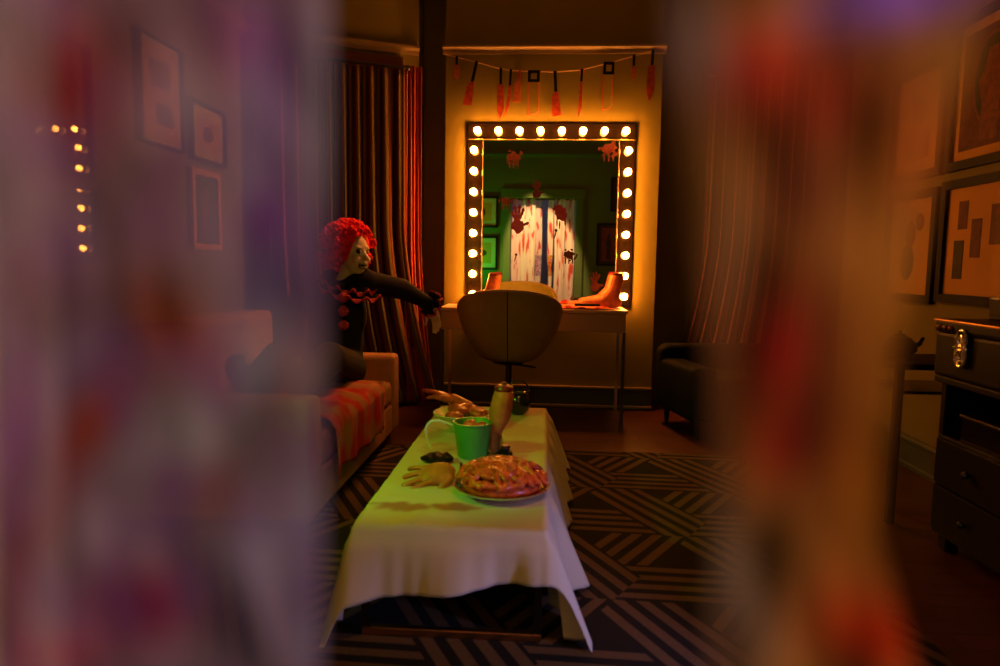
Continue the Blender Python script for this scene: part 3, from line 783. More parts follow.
# bloody throw
def throw_fn(u, v):
    y = 2.72 + .88 * v
    s = .86 * u                                             # from seat back toward front edge then down
    top = .44 + .022 * nz(s * 9, y * 9, 2) + .018 * math.sin(y * 23 + s * 5) * .5
    flat = .60
    if s < flat: x, z = SX0 + .30 + s, top
    else:
        d = s - flat; r = min(1, d / .06); x = SX0 + .30 + flat + .05 * r + .012 * math.sin(y * 26) * min(1, d * 6); z = top - .02 * r - max(0, d - .03)
    return Vector((x, y, z))
def throw_dye(c):
    k = nz(c.x * 11, c.y * 11, c.z * 8) + .5 * nz(c.x * 28, c.y * 28, 3)
    a = Vector((.30, .14, .06)); b = Vector((.36, .02, .01))
    return (*a.lerp(b, max(0, min(1, .45 + k * 2.2))), 1)
strip_cloth('bloody_throw', 'blood-stained throw spread over the sofa seat and its front edge', throw_fn, 60, 60, 'throw', throw_dye, 'throw', .004)

# ------------------------------------------------------------------ clown
KX, KY = -1.11, 3.72
pe = thing('person', (KX, KY, .385), 'person in black clown costume and red curly wig sitting on sofa, arm stretched out', 'person')
po = pe.location.copy()
HD = Vector((-1.03, 3.72, 1.105))                            # head centre
yaw = Matrix.Rotation(math.radians(-32), 3, 'Z')            # face direction: mostly +x, turned a bit to camera
def hf(x, y, z):                                            # head frame: x = forward (face)
    return HD + yaw @ Vector((x, y, z))
pelv = Vector((-1.14, 3.72, .50)); chest = Vector((-1.12, 3.73, .80)); neck = Vector((-1.07, 3.735, .97))
shR = Vector((-.965, 3.72, .955)); shL = Vector((-1.27, 3.66, .90))
elR = Vector((-.80, 3.88, .915)); wrR = Vector((-.655, 4.05, .82))
elL = Vector((-1.33, 3.50, .68)); wrL = Vector((-1.20, 3.33, .56))
hipR, hipL = Vector((-1.04, 3.66, .49)), Vector((-1.25, 3.66, .49))
knR, knL = Vector((-1.02, 3.26, .60)), Vector((-1.26, 3.24, .60))
anR, anL = Vector((-1.05, 2.92, .515)), Vector((-1.27, 2.90, .515))
bm = nb()
ball(bm, hf(-.005, 0, .02), (.094, .074, .100), 24, yaw)     # cranium
ball(bm, hf(.022, 0, -.035), (.068, .058, .080), 20, yaw)    # face
ball(bm, hf(.060, 0, -.098), (.026, .026, .022), 12, yaw)    # chin
capsule(bm, hf(.084, 0, .012), hf(.108, 0, -.024), .009, .014, 8, 3)   # nose
for s in (-1, 1):
    ball(bm, hf(.070, s * .036, -.03), (.02, .022, .018), 10, yaw)     # cheeks
    ball(bm, hf(-.01, s * .077, -.015), (.016, .009, .028), 10, yaw)   # ears
    ball(bm, hf(.078, s * .026, .030), (.012, .022, .008), 10, yaw)    # brow
tube(bm, [hf(-.02, 0, -.06), neck, chest + Vector((0, 0, .08))], [.048, .050, .07], 14)
tube(bm, [chest, pelv], [.12, .12], 14)
for a, b, c in ((shR, elR, wrR), (shL, elL, wrL)):
    tube(bm, [chest + Vector((0, 0, .07)), a], [.05, .045], 10); capsule(bm, a, b, .042, .034); capsule(bm, b, c, .034, .024)
for a, b, c in ((hipR, knR, anR), (hipL, knL, anL)): capsule(bm, a, b, .068, .048); capsule(bm, b, c, .046, .032)
def add_hand(bm, wrist, d, up, s, curl):
    d = d.normalized(); yv = up.cross(d).normalized(); zv = d.cross(yv)
    hb = nb(); hand_bm(hb, s, curl, wl=.03); m3 = Matrix((d, yv, zv)).transposed()
    for v in hb.verts: v.co = m3 @ v.co + wrist
    me = bpy.data.meshes.new('tmp'); hb.to_mesh(me); hb.free(); bm.from_mesh(me); bpy.data.meshes.remove(me)
add_hand(bm, wrR + Vector((-.0, .0, -.01)), Vector((.35, -.1, -1)), Vector((.7, 1.0, .3)), 1.02, .3)
add_hand(bm, wrL, Vector((.6, -.6, -.25)), Vector((0, 0, 1)), 1.0, .5)
link('body', bm, 'face', pe, off=po, remesh=.0065, sm_it=3)
for s in (-1, 1):
    bm = nb(); ball(bm, hf(.076, s * .027, .012), (.012, .017, .013), 12, yaw); e = link('eye_socket', bm, 'black', pe, off=po)
    bm = nb(); ball(bm, hf(.086, s * .027, .012), .0055, 10); link('eye', bm, 'pail', e, off=po)
bm = nb(); ball(bm, hf(.079, 0, -.062), (.016, .032, .020), 16, yaw); mo = link('mouth', bm, 'blood_dark', pe, off=po)
bm = nb()
for k in range(7):
    for q in (-1, 1): ball(bm, hf(.094 - abs(k - 3) * .0022, (k - 3) * .0075, -.062 + q * .010), (.003, .0034, .006), 6, yaw)
link('teeth', bm, 'pail', mo, off=po)
# wig: many small curls
bm = nb(); rnd = random.Random(11)
ball(bm, hf(-.045, 0, .045), (.115, .125, .115), 20, yaw)
for i in range(1500):
    z = rnd.uniform(-.75, 1); a = rnd.uniform(0, 2 * PI); q = math.sqrt(1 - z * z)
    d = Vector((q * math.cos(a), q * math.sin(a), z))
    if d.x > .50 and d.z < .52: continue
    if d.x > .15 and abs(d.y) < .55 and d.z < .25: continue
    c = Vector((-.038, 0, .045)) + Vector((d.x * .130, d.y * .145, d.z * .128)) * rnd.uniform(.92, 1.10)
    if d.z < -.1: c.x -= .02; c.z -= .03
    r = rnd.uniform(.008, .013); g = bmesh.ops.create_icosphere(bm, subdivisions=1, radius=r)['verts']
    for v in g: v.co = v.co + v.co.normalized() * (.0045 * nz(v.co.x * 220 + i, v.co.y * 220, v.co.z * 220)) + hf(c.x, c.y, c.z)
wg = link('wig', bm, 'wig', pe, off=po, ang=80)
# costume
bm = nb()
ball(bm, chest + Vector((0, -.005, -.02)), (.165, .135, .19), 20); ball(bm, pelv + Vector((0, 0, .03)), (.165, .14, .14), 20)
tube(bm, [pelv, chest], [.155, .15], 18); ball(bm, chest + Vector((.03, 0, .10)), (.14, .1, .07), 16)
for a, b, c in ((shR, elR, wrR), (shL, elL, wrL)):
    capsule(bm, chest + Vector((0, 0, .08)), a, .07, .075); capsule(bm, a, b, .068, .060); capsule(bm, b, c, .060, .034)
for a, b, c in ((hipR, knR, anR), (hipL, knL, anL)): capsule(bm, a, b, .10, .082); capsule(bm, b, c, .08, .055)
link('costume', bm, 'costume', pe, off=po, remesh=.011, sm_it=3)
def ruffle(name, c, ax, r0, r1, waves, m, depth=.02, th=.003, z=0):
    ax = ax.normalized(); u_ = ax.orthogonal().normalized(); v_ = ax.cross(u_)
    bm = nb()
    def fn(u, v):
        a = 2 * PI * u; r = r0 + (r1 - r0) * v
        return c + (u_ * math.cos(a) + v_ * math.sin(a)) * r + ax * (math.sin(a * waves) * depth * v + z)
    grid(bm, 120, 5, fn); o = link(name, bm, m, pe, off=po, ang=80)
    s = o.modifiers.new('t', 'SOLIDIFY'); s.thickness = th; return o
cc = neck + Vector((.02, 0, -.018))
ruffle('collar', cc, Vector((.25, -.25, 1)), .05, .150, 12, 'costume', .022, .005)
o = ruffle('collar_trim', cc, Vector((.25, -.25, 1)), .146, .158, 12, 'red_trim', .023, .007); o['label'] = 'red edging of the ruffled collar'
ruffle('collar', cc + Vector((0, 0, -.03)), Vector((.25, -.25, 1)), .06, .17, 11, 'costume', .02, .005)
o = ruffle('collar_trim', cc + Vector((0, 0, -.03)), Vector((.25, -.25, 1)), .165, .178, 11, 'red_trim', .021, .007); o['label'] = 'red edging of the lower collar ruffle'
dR = (wrR - elR)
ruffle('cuff', wrR - dR.normalized() * .015, dR, .03, .072, 8, 'costume', .016, .005)
o = ruffle('cuff_trim', wrR - dR.normalized() * .005, dR, .066, .080, 8, 'red_trim', .017, .006); o['label'] = 'red edging of the ruffled cuff'
dL = (wrL - elL); ruffle('cuff', wrL - dL.normalized() * .015, dL, .03, .07, 8, 'costume', .016, .005)
for k, (z, yy) in enumerate(((.875, -.165), (.805, -.165), (.73, -.165))):
    bm = nb(); c = Vector((-1.045, 3.73 + yy + .02, z)); rnd = random.Random(k)
    g = ball(bm, c, .024, 20)
    for v in g: v.co += (v.co - c) * rnd.uniform(-.12, .25)
    b = link('pompom_button', bm, 'red_trim', pe, off=po)
for a, lab in ((anR, 0), (anL, 1)):
    bm = nb(); capsule(bm, a + Vector((0, .02, -.02)), a + Vector((0, -.07, .07)), .045, .05); ball(bm, a + Vector((0, -.085, .10)), (.052, .05, .06)); link('shoe', bm, 'black_gloss', pe, off=po, remesh=.008, sm_it=2)

# ------------------------------------------------------------------ right side: armchair
ac = thing('armchair', (1.21, 4.60, 0), 'dark leather armchair with small round legs, right of the makeup desk', 'armchair', rz=math.radians(12)); ac.scale = (.92, .88, .84)
def ach(name, lo, hi, bev=.05, rot=None):
    bm = nb(); box(bm, lo, hi, bev, rot, 4); return link(name, bm, 'armchair', ac, ang=60)
ach('seat_base', (-.34, -.34, .14), (.34, .30, .34), .03); ach('seat_cushion', (-.24, -.37, .342), (.24, .22, .46), .05)
ach('armrest', (-.42, -.36, .14), (-.243, .32, .54)); ach('armrest', (.243, -.36, .14), (.42, .32, .54))
bm = nb(); box(bm, (-.42, .20, .14), (.42, .36, .71), .06, seg=4)
for v in bm.verts: v.co.z -= .10 * (v.co.x / .42) ** 2 * max(0, v.co.z - .3) / .48
link('backrest', bm, 'armchair', ac, ang=60)
for x in (-.34, .34):
    for y in (-.28, .28):
        bm = nb(); lathe(bm, [(0, 0), (.014, 0), (.024, .14), (0, .14)], (x, y, 0), 14); link('leg', bm, 'black', ac)

# ------------------------------------------------------------------ pictures
def picture(side, y0, y1, z0, z1, label, fm, mm, art, fwid=.03, grp=None, cat='picture', matw=.06):
    """side: 'L','R' on the side walls, 'D' on the door wall (y0,y1 are then x)"""
    if side == 'D': org = Vector(((y0 + y1) / 2, YD, (z0 + z1) / 2)); e = Vector((-1, 0, 0)); n = Vector((0, 1, 0))
    elif side == 'L': org = Vector((XL, (y0 + y1) / 2, (z0 + z1) / 2)); e = Vector((0, 1, 0)); n = Vector((1, 0, 0))
    else: org = Vector((XR, (y0 + y1) / 2, (z0 + z1) / 2)); e = Vector((0, -1, 0)); n = Vector((-1, 0, 0))
    w, h = abs(y1 - y0) / 2, (z1 - z0) / 2
    t = thing('framed_picture', org, label, cat, grp)
    def bx(bm, a0, a1, b0, b1, d0, d1, bev=0):
        v = [bm.verts.new(e * a + n * d + Vector((0, 0, b))) for d in (d0, d1) for a, b in ((a0, b0), (a1, b0), (a1, b1), (a0, b1))]
        for f in ((0, 1, 2, 3), (4, 5, 6, 7), (0, 1, 5, 4), (1, 2, 6, 5), (2, 3, 7, 6), (3, 0, 4, 7)): bm.faces.new([v[i] for i in f])
    bm = nb(); bx(bm, -w, w, h - fwid, h, .001, .028); bx(bm, -w, w, -h, -h + fwid, .001, .028); bx(bm, -w, -w + fwid, -h + fwid, h - fwid, .001, .028); bx(bm, w - fwid, w, -h + fwid, h - fwid, .001, .028)
    link('frame', bm, fm, t, smooth=False)
    bm = nb(); bx(bm, -w + fwid, w - fwid, -h + fwid, h - fwid, .001, .010); link('mat_board', bm, mm, t, smooth=False)
    iw, ih = w - fwid - matw, h - fwid - matw
    def outline(pts, m, dp, nm='artwork'):
        bm = nb(); a = [bm.verts.new(e * x * iw + n * (.010) + Vector((0, 0, z * ih))) for x, z in pts]; b = [bm.verts.new(e * x * iw + n * dp + Vector((0, 0, z * ih))) for x, z in pts]
        bm.faces.new(a); bm.faces.new(list(reversed(b))); k = len(pts)
        for i in range(k): bm.faces.new((a[i], b[i], b[(i + 1) % k], a[(i + 1) % k]))
        return link(nm, bm, m, t, smooth=False)
    for i, (m, pts) in enumerate(art): outline(pts, m, .0115 + i * .0006)
    bm = nb(); bx(bm, -w + fwid, w - fwid, -h + fwid, h - fwid, .020, .0205); link('glass', bm, 'glass', t, smooth=False)
    return t
def rect(x0, z0, x1, z1): return [(x0, z0), (x1, z0), (x1, z1), (x0, z1)]
def ell(cx, cz, rx, rz, n=22): return [(cx + rx * math.cos(2 * PI * k / n), cz + rz * math.sin(2 * PI * k / n)) for k in range(n)]
full = rect(-1, -1, 1, 1)
fig = [(-.30, -.9), (.30, -.9), (.28, -.3), (.42, .1), (.22, .35), (.14, .62), (-.14, .62), (-.22, .35), (-.42, .1), (-.28, -.3)]
# right wall (e points toward the camera)
picture('R', 3.06, 3.69, 1.545, 2.26, 'dark red poster with an oval portrait on right wall, upper row nearest camera', 'frame_black', 'mat_board',
        [('print_red', full), ('print_mid', ell(0, .1, .62, .78)), ('print_dark', ell(0, .1, .56, .72)), ('print_mid', fig)], .042, matw=.045)
picture('R', 3.10, 3.69, .905, 1.50, 'pale mat with several small red pictures, right wall, lower row', 'frame_black', 'mat_board',
        [('print_red', rect(-.72, .25, -.38, .85)), ('print_red', rect(-.22, -.35, .12, .45)), ('print_dark', rect(-.80, -.80, -.46, .02)), ('print_red', rect(.42, -.1, .8, .7))], .042, matw=.03)
picture('R', 3.73, 4.26, .89, 1.485, 'pale drawing of a dark figure on right wall, lower row behind the armchair side', 'frame_black', 'mat_board',
        [('print_dark', ell(-.1, -.35, .34, .42)), ('print_mid', ell(0, .3, .25, .3)), ('print_mid', ell(.45, .55, .2, .2))], .042, matw=.02)
picture('R', 3.73, 4.26, 1.545, 2.14, 'pale print with a dark red block on right wall, upper row farther from camera', 'frame_black', 'mat_board',
        [('print_mid', rect(-.6, -.9, .7, -.2)), ('print_red', ell(0, .35, .4, .4))], .042, matw=.05)
# left wall
picture('L', 2.66, 3.05, 1.405, 1.98, 'dark framed print on left wall reflecting the mirror bulbs, upper one beside the sofa', 'frame_black', 'print_dark', [('print_dark', full), ('print_red', ell(0, 0, .6, .7))], .02)
picture('L', 2.66, 3.07, 1.045, 1.375, 'dark framed print on left wall reflecting a column of bulbs, lower one', 'frame_black', 'print_dark', [('print_dark', full), ('print_red', fig)], .02)
picture('L', 2.14, 2.61, 1.42, 1.98, 'dark framed print on left wall nearest the door, reflecting bulbs', 'frame_black', 'print_dark', [('print_dark', full), ('print_mid', ell(0, 0, .5, .6))], .02)
picture('L', 3.43, 3.85, 1.645, 2.19, 'tall pale framed print high on left wall, above the sofa', 'frame_black', 'mat_cream', [('mat_board', full), ('print_mid', rect(-.6, .1, .5, .7)), ('print_red', rect(-.3, -.7, .6, -.2))], .012, matw=.03)
picture('L', 3.91, 4.26, 1.12, 1.585, 'small print in reddish wood frame low on left wall beyond the pale print', 'frame_wood', 'print_dark', [('print_dark', full), ('print_mid', fig)], .035, matw=.01)
picture('L', 3.93, 4.36, 1.63, 1.97, 'small pale print on left wall above the reddish wood frame', 'frame_black', 'mat_cream', [('mat_board', full), ('print_mid', ell(0, 0, .5, .5))], .02)
# door wall, seen in the mirror
picture('D', -1.12, -.68, 1.58, 2.02, 'black framed pale print beside the doorway, upper of two seen green in mirror', 'frame_black', 'mat_cream', [('mat_board', full), ('print_dark', ell(0, 0, .3, .5))], .03)
picture('D', -1.12, -.68, .98, 1.46, 'black framed pale print beside the doorway, lower of two seen green in mirror', 'frame_black', 'mat_cream', [('mat_board', full), ('print_dark', ell(0, 0, .5, .3))], .03)
picture('D', .72, 1.06, 1.06, 1.66, 'dark framed portrait on the door wall, seen low at the mirror\'s right', 'frame_black', 'print_dark', [('print_mid', full), ('print_dark', fig)], .03, matw=.04)
picture('D', .90, 1.3, 1.82, 2.3, 'dark framed print high on the door wall, at the mirror\'s upper right', 'frame_black', 'print_dark', [('print_red', full)], .03, matw=.04)

# ------------------------------------------------------------------ right side: cabinet, trunk and things
bx0, bx1 = 1.50, 1.96
cb = thing('cabinet', ((bx0 + bx1) / 2, 2.30, 0), 'black cabinet with drawers against the right wall, below the trunk', 'cabinet')
o_ = cb.location.copy()
bm = nb(); box(bm, (bx0 + .02, 1.86, .06), (bx1, 2.74, .44), .006)
box(bm, (bx0 + .02, 1.86, .44), (bx1, 1.89, .64), .003); box(bm, (bx0 + .02, 2.71, .44), (bx1, 2.74, .64), .003); box(bm, (bx1 - .02, 1.89, .44), (bx1, 2.71, .64), .003)
link('body', bm, 'black', cb, off=o_, smooth=False)
bm = nb(); box(bm, (bx0, 1.84, .64), (bx1 + .01, 2.76, .665), .005); link('top', bm, 'black', cb, off=o_, smooth=False)
for z0, z1 in ((.08, .25), (.26, .43)):
    bm = nb(); box(bm, (bx0 + .004, 1.88, z0), (bx0 + .02, 2.72, z1), .004); d = link('drawer', bm, 'black', cb, off=o_, smooth=False)
    for y in (2.1, 2.5):
        bm = nb(); ball(bm, (bx0 - .012, y, (z0 + z1) / 2), .014, 12); tube(bm, [(bx0 + .004, y, (z0 + z1) / 2), (bx0 - .01, y, (z0 + z1) / 2)], .005, 8); link('knob', bm, 'metal_dark', d, off=o_)
for x in (bx0 + .06, bx1 - .05):
    for y in (1.91, 2.69):
        bm = nb(); box(bm, (x - .025, y - .025, 0), (x + .025, y + .025, .06), .004); link('foot', bm, 'black', cb, off=o_, smooth=False)
rc = thing('record_box', (1.72, 2.28, .4405), 'flat glossy black box on the open shelf of the cabinet', 'box')
bm = nb(); box(bm, (-.19, -.34, 0), (.19, .34, .10), .008); link('body', bm, 'black_gloss', rc, smooth=False)
bm = nb(); box(bm, (-.195, -.342, .088), (-.187, .342, .098), .002); link('edge_strip', bm, 'metal_dark', rc, smooth=False)
tk = thing('trunk', (1.73, 2.34, .6655), 'black trunk with an ornate round metal clasp on the cabinet, right wall', 'trunk')
bm = nb(); box(bm, (-.23, -.43, 0), (.22, .43, .165), .012); link('body', bm, 'black', tk, smooth=False)
bm = nb(); box(bm, (-.235, -.435, .1655), (.225, .435, .215), .014); link('lid', bm, 'black', tk, smooth=False)
bm = nb(); box(bm, (-.238, -.437, .206), (-.228, .437, .214), .003); link('edge_strip', bm, 'brass', tk, smooth=False)
# ornate clasp
cpz = .12; cy_ = 2.545 - 2.30
bm = nb()
for r, z, rr in ((.030, .045, .007), (.030, -.012, .007), (.014, .045, .005), (.014, -.012, .005)):
    tube(bm, [(-.240, cy_ + r * math.cos(a), cpz - .018 + z + r * 1.2 * math.sin(a)) for a in [k * PI / 10 for k in range(21)]], rr, 8, False)
box(bm, (-.243, cy_ - .006, cpz - .035), (-.231, cy_ + .006, cpz + .05), .003)
for k in range(8): ball(bm, (-.243, cy_ + .036 * math.cos(k * PI / 4), cpz + .0 + .066 * math.sin(k * PI / 4)), .005, 8)
link('clasp', bm, 'chrome', tk)
for k in range(3):
    bm = nb(); ball(bm, (-.237, .40 - k * .038, .185), .009, 10); link('stud', bm, 'brass', tk)
sb = thing('speaker_box', (1.80, 2.66, .882), 'plain black box on top of the trunk, under the pale framed mat', 'box')
bm = nb(); box(bm, (-.13, -.11, 0), (.13, .085, .085), .008); link('body', bm, 'black_plastic', sb, smooth=False)
bm = nb(); box(bm, (-.133, -.10, .01), (-.130, .075, .075), .001); link('grille', bm, 'black', sb, smooth=False)
ur = thing('pedestal_bowl', (1.70, 2.14, .882), 'black pedestal bowl on the trunk at the right edge of the picture', 'bowl')
bm = nb(); lathe(bm, [(0, 0), (.06, 0), (.062, .008), (.02, .02), (.018, .07), (.05, .105), (.115, .165), (.125, .168), (.125, .182), (.112, .18), (.05, .12), (0, .11)], n=32); link('body', bm, 'black', ur)

st = thing('side_table', (1.66, 3.12, 0), 'small dark side table between the trunk cabinet and the armchair', 'table')
bm = nb(); box(bm, (-.22, -.19, .655), (.22, .19, .68), .005); link('tabletop', bm, 'black', st, smooth=False)
for x in (-.19, .19):
    for y in (-.16, .16):
        bm = nb(); box(bm, (x - .015, y - .015, 0), (x + .015, y + .015, .655), .003); link('leg', bm, 'black', st, smooth=False)
bm = nb(); box(bm, (-.19, -.16, .55), (.19, .16, .562), .003); link('shelf', bm, 'metal_dark', st, smooth=False)
kt = thing('kettle', (1.56, 3.16, .681), 'dark round teapot standing on the small side table', 'teapot')
bm = nb(); lathe(bm, [(0, 0), (.045, 0), (.07, .03), (.07, .055), (.045, .085), (.03, .09), (0, .092)], n=28); link('body', bm, 'black', kt)
bm = nb(); lathe(bm, [(0, .09), (.028, .092), (.02, .102), (.006, .106), (.009, .116), (0, .12)], n=18); link('lid', bm, 'black', kt)
bm = nb(); tube(bm, [(.055, 0, .045), (.085, 0, .06), (.10, 0, .088)], [.014, .010, .007], 10); link('spout', bm, 'black', kt)
bm = nb(); tube(bm, [(-.062, 0, .07), (-.095, 0, .075), (-.10, 0, .045), (-.066, 0, .03)], .006, 8); link('handle', bm, 'black', kt)

# ------------------------------------------------------------------ gauze strips in the doorway
SY = .175
def pix(px, py): return at(px, py, SY)
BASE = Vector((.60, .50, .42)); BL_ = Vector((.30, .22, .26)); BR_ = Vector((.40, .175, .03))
# red stains and purple, grey, amber patches on the two strips next to the lens: (px, py, rx, ry, angle, colour, strength)
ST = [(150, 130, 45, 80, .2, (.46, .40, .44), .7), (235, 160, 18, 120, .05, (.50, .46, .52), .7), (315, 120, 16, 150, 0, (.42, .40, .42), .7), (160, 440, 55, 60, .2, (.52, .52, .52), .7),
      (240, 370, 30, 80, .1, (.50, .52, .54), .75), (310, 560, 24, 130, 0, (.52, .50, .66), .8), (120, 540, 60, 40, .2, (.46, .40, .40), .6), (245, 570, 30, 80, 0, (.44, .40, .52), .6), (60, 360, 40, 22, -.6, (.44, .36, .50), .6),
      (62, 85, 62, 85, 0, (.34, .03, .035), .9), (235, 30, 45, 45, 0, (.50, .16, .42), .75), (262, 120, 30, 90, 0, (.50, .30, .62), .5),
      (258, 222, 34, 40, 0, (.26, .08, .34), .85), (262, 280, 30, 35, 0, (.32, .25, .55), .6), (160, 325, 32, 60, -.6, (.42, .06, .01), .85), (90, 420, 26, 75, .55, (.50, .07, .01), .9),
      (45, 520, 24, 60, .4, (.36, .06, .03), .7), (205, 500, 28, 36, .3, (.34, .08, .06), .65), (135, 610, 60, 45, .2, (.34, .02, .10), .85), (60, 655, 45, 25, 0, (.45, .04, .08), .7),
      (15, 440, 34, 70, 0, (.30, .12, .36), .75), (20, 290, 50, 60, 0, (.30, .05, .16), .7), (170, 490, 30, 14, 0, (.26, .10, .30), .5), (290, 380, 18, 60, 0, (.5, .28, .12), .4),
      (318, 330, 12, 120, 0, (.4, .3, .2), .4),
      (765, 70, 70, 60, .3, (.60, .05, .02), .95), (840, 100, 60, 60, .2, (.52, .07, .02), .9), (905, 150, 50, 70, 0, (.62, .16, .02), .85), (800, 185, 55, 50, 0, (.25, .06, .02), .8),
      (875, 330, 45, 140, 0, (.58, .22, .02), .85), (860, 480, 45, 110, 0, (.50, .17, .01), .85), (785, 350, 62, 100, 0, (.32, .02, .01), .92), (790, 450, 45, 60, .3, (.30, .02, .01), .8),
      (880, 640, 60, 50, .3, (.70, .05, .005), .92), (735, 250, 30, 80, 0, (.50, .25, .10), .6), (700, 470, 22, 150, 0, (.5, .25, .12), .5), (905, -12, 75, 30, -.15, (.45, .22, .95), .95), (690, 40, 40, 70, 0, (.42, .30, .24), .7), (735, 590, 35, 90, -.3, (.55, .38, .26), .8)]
def near_tint(c):
    # back to picture position of this point of cloth, used to place the stains and colour patches
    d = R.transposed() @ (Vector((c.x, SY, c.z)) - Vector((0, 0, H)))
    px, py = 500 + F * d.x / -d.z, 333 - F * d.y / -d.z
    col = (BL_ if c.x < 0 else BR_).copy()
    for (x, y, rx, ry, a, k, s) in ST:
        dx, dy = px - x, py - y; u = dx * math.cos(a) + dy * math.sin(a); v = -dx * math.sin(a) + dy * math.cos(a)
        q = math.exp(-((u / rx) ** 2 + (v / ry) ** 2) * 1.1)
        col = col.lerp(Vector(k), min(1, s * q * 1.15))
    # uneven colour: blotches, streaks along the warp, purple blotches on the left strip
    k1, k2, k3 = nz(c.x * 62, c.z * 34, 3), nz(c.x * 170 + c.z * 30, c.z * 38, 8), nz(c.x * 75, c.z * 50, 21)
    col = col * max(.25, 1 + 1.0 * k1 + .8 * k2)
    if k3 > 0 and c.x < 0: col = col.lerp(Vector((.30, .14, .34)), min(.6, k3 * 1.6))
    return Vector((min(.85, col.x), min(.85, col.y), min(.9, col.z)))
def gauze(x0, x1, z0=.02, seed=0, yy=SY, near=False, edge=None, alpha=.62, amp=.006):
    rnd = random.Random(seed); ph = rnd.random() * 9
    nz_ = 560 if near else 70
    nu = 34 if near else 12
    top = DH - .005
    def fn(u, v):
        z = z0 + (top - z0) * v
        a, b = (edge(z) if edge else (x0 + .006 * math.sin(z * 5 + ph), x1 + .006 * math.sin(z * 4 + ph * 2)))
        x = a + (b - a) * u
        return Vector((x, yy + amp * math.sin(u * 7 + ph + z * 2) + .004 * math.sin(z * 6 + ph), z))
    bm = nb(); grid(bm, nu, nz_, fn)
    o = link('gauze_strip', bm, 'gauze', ang=80)
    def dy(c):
        if near and .90 < c.z < 1.20: col = near_tint(c)
        else:
            k = nz(c.x * 22 + seed, c.z * 5, seed * 1.7) + .3 * nz(c.x * 60, c.z * 14, seed)
            col = BASE.lerp(Vector((.45, .05, .04)), max(0, min(1, (k - .22) * 5)))
        al = alpha + .10 * nz(c.x * 90, c.z * 20, seed)
        if not near: al = .9
        elif edge:
            q = min(1, max(0, (c.x - edge(c.z)[0]) / .016)); al = al * (.35 + .65 * q * q * (3 - 2 * q))
        return (*col, max(.15, min(.97, al)))
    tint(o, dy)
    return o
def near_right(z):
    rows = [(-40, 640, 985), (60, 655, 955), (150, 672, 925), (300, 700, 905), (430, 716, 893), (540, 722, 893), (600, 724, 915), (700, 728, 950)]
    py = 333 - (z - pix(790, 333).z) / (SY / F)
    if py <= rows[0][0]: r = rows[0]
    elif py >= rows[-1][0]: r = rows[-1]
    else:
        for p, q in zip(rows, rows[1:]):
            if p[0] <= py <= q[0]:
                t_ = (py - p[0]) / (q[0] - p[0]); r = (py, p[1] + (q[1] - p[1]) * t_, p[2] + (q[2] - p[2]) * t_); break
    return pix(r[1], 333).x, pix(r[2], 333).x
GR = 'gauze strips hanging in the doorway'
o = gauze(-.15, -.058, seed=1, near=True, alpha=.70, amp=.003); tag(o, 'wide mauve gauze strip with red stains and purple patches, left of the gap between strips', 'curtain strip', GR)
o = gauze(0, 0, seed=2, near=True, edge=near_right, alpha=.89, amp=.003); tag(o, 'narrower orange gauze strip with red stains and a purple patch, right of the gap between strips', 'curtain strip', GR)
xs = [(-.485, -.41), (-.415, -.345), (-.35, -.285), (-.29, -.215), (-.222, -.152)]
xr = [(.128, .20), (.195, .27), (.262, .335), (.33, .405)]
for i, (a, b) in enumerate(xs + xr):
    o = gauze(a, b, seed=10 + i, amp=.004, yy=SY + (.014 if i % 2 else .036), alpha=.8, z0=.03 + .05 * ((i * 7) % 3))
    o.name = 'gauze_strip'
    tag(o, 'pale stained gauze strip in the doorway reflected in the vanity mirror, among its row', 'curtain strip', 'outer gauze strips in the doorway')
bm = nb(); tube(bm, [(DO0 + .001, SY + .012, DH - .012), (DO1 - .001, SY + .012, DH - .012)], .009, 10); o = link('tension_rod', bm, 'metal_dark'); tag(o, 'thin dark rod across the top of the doorway holding the gauze strips', 'rod')

# ------------------------------------------------------------------ lights
def lamp(name, kind, loc, col, power, target=None, size=.1, spot=None, blend=.5):
    l = bpy.data.lights.new(name, kind); l.color = col; l.energy = power
    if kind == 'AREA': l.size = size
    else: l.shadow_soft_size = size
    if kind == 'SPOT': l.spot_size = math.radians(spot); l.spot_blend = blend
    o = bpy.data.objects.new(name, l); C.objects.link(o); o.location = loc
    if target is not None: o.rotation_euler = (Vector(target) - Vector(loc)).to_track_quat('-Z', 'Y').to_euler()
    return o
def par_can(loc, target, label, lensmat):
    """small stage lamp: can, yoke and stand"""
    t = thing('stage_lamp', loc, label, 'lamp'); d = (Vector(target) - Vector(loc)).normalized()
    q = d.to_track_quat('Z', 'Y').to_matrix()
    bm = nb(); lathe(bm, [(.03, -.16), (.055, -.15), (.062, -.03), (.066, -.02), (.060, -.02), (.052, -.14), (0, -.15)], n=24)
    for v in bm.verts: v.co = q @ v.co
    link('can', bm, 'black', t)
    bm = nb(); lathe(bm, [(0, -.06), (.056, -.06), (.056, -.055), (0, -.055)], n=24)
    for v in bm.verts: v.co = q @ v.co
    link('lens', bm, lensmat, t)
    return t
M['lens_green'] = mat('lens_green', (.02, .2, .03), .3, emis=(.05, 1, .1), es=3)
M['lens_amber'] = mat('lens_amber', (.3, .12, .03), .3, emis=(1, .4, .1), es=3)
M['lens_blue'] = mat('lens_blue', (.05, .04, .3), .3, emis=(.3, .2, 1), es=3)

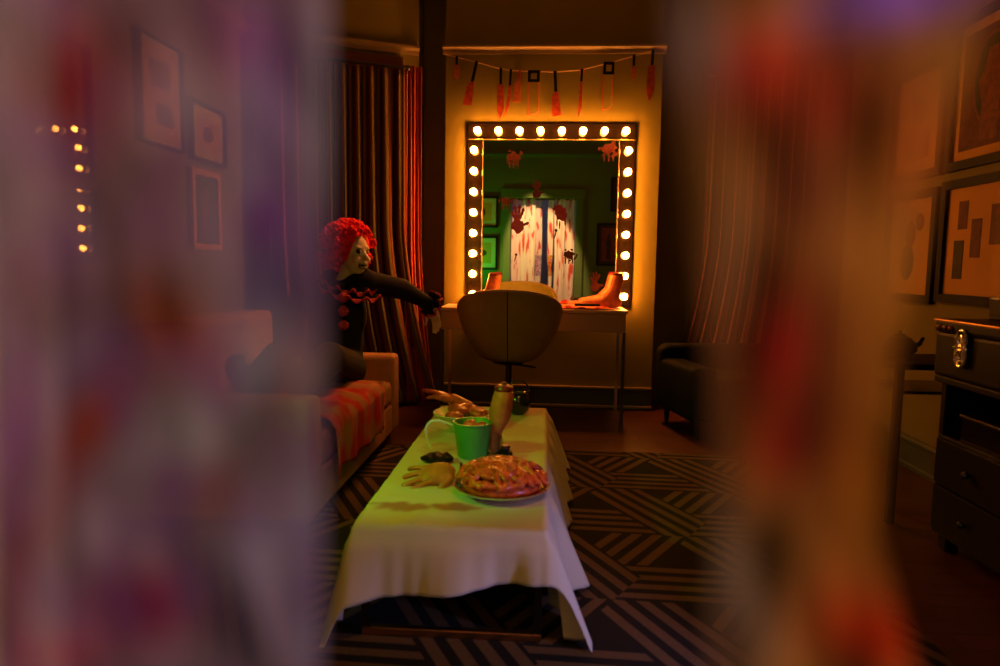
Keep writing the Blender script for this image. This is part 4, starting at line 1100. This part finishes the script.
def stand(t, h):
    bm = nb(); tube(bm, [(0, 0, -.07), (0, 0, -h + .03)], .012, 10); link('pole', bm, 'black', t)
    for k in range(3):
        a = k * 2 * PI / 3; bm = nb(); tube(bm, [(0, 0, -h + .22), (.2 * math.cos(a), .2 * math.sin(a), -h + .02)], .009, 8); link('leg', bm, 'black', t)
g_loc = (-1.30, 1.50, 1.30); g_tg = (-.26, 2.55, .33)
t = par_can(g_loc, g_tg, 'green stage lamp on a tripod between the doorway and the sofa', 'lens_green'); stand(t, 1.30)
lamp('green_spot', 'SPOT', g_loc, (.22, 1, .02), 44, g_tg, .03, 50, .8)
w_loc = (-1.35, .85, .80); w_tg = (-.80, .27, 1.35)
t = par_can(w_loc, w_tg, 'green stage lamp on a tripod lighting the wall left of the doorway', 'lens_green'); stand(t, .80)
lamp('green_wash', 'SPOT', w_loc, (.03, 1, .08), 45, w_tg, .04, 95, .9)
a_loc = (-.30, 1.25, 3.02); a_tg = (-.05, .19, 1.05)
t = par_can(a_loc, a_tg, 'amber ceiling spotlight aimed at the gauze strips in the doorway', 'lens_amber')
bm = nb(); tube(bm, [(0, 0, .0), (0, 0, .08)], .01, 8); lathe(bm, [(0, .062), (.05, .062), (.05, .08), (0, .08)], n=20); link('mount', bm, 'black', t)
lamp('curtain_spot', 'SPOT', a_loc, (1, .50, .22), 760, a_tg, .04, 33, .3)
b_loc = (1.02, 1.30, .42); b_tg = (.08, 1.95, .12)
t = par_can(b_loc, b_tg, 'violet stage lamp on a short tripod right of the low table', 'lens_blue'); stand(t, .41)
lamp('violet_spot', 'SPOT', b_loc, (.42, .36, 1), 30, b_tg, .04, 46, .8)
r_loc = (-.25, 4.25, 2.95); r_tg = (-1.05, 3.70, .95)
t = par_can(r_loc, r_tg, 'added red amber ceiling spotlight, out of view, brightening the clown on the sofa', 'lens_amber')
bm = nb(); tube(bm, [(0, 0, .0), (0, 0, .15)], .01, 8); lathe(bm, [(0, .132), (.05, .132), (.05, .15), (0, .15)], n=20); link('mount', bm, 'black', t)
lamp('clown_fill_spot', 'SPOT', r_loc, (1, .28, .08), 130, r_tg, .05, 32, .8)  # fill spot added out of view to brighten the wig and face
lamp('hall_light', 'AREA', (-.7, -1.0, 2.6), (.52, .55, 1.0), 11, (0, .1, 1.0), .5)
t = thing('hall_ceiling_light', (-.7, -1.0, CE), 'round frosted ceiling light in the hall behind the doorway', 'ceiling light')
bm = nb(); lathe(bm, [(0, 0), (.06, 0), (.06, -.02), (.01, -.03), (.01, -.36), (0, -.36)], n=24); link('stem', bm, 'black', t)
bm = nb(); lathe(bm, [(0, -.36), (.12, -.36), (.2, -.40), (.19, -.42), (.1, -.38), (0, -.375)], n=32); link('shade', bm, 'pail', t)
# amber fill from a second spotlight at the camera side washing the room
lamp('room_spot', 'SPOT', (.3, .55, 2.95), (1, .42, .04), 75, (-.3, 2.6, .3), .08, 50, .9)
t = par_can((.3, .55, 2.95), (-.3, 3.0, .5), 'amber ceiling spotlight above the doorway washing the room', 'lens_amber')
bm = nb(); tube(bm, [(0, 0, .0), (0, 0, .15)], .01, 8); lathe(bm, [(0, .132), (.05, .132), (.05, .15), (0, .15)], n=20); link('mount', bm, 'black', t)

w = bpy.data.worlds.new('night'); SC.world = w; w.use_nodes = True
w.node_tree.nodes['Background'].inputs[0].default_value = (.02, .016, .03, 1); w.node_tree.nodes['Background'].inputs[1].default_value = .1

SC.view_settings.view_transform = 'Standard'; SC.view_settings.look = 'None'; SC.view_settings.gamma = 1; SC.view_settings.exposure = 0
SC.view_settings.use_curve_mapping = False
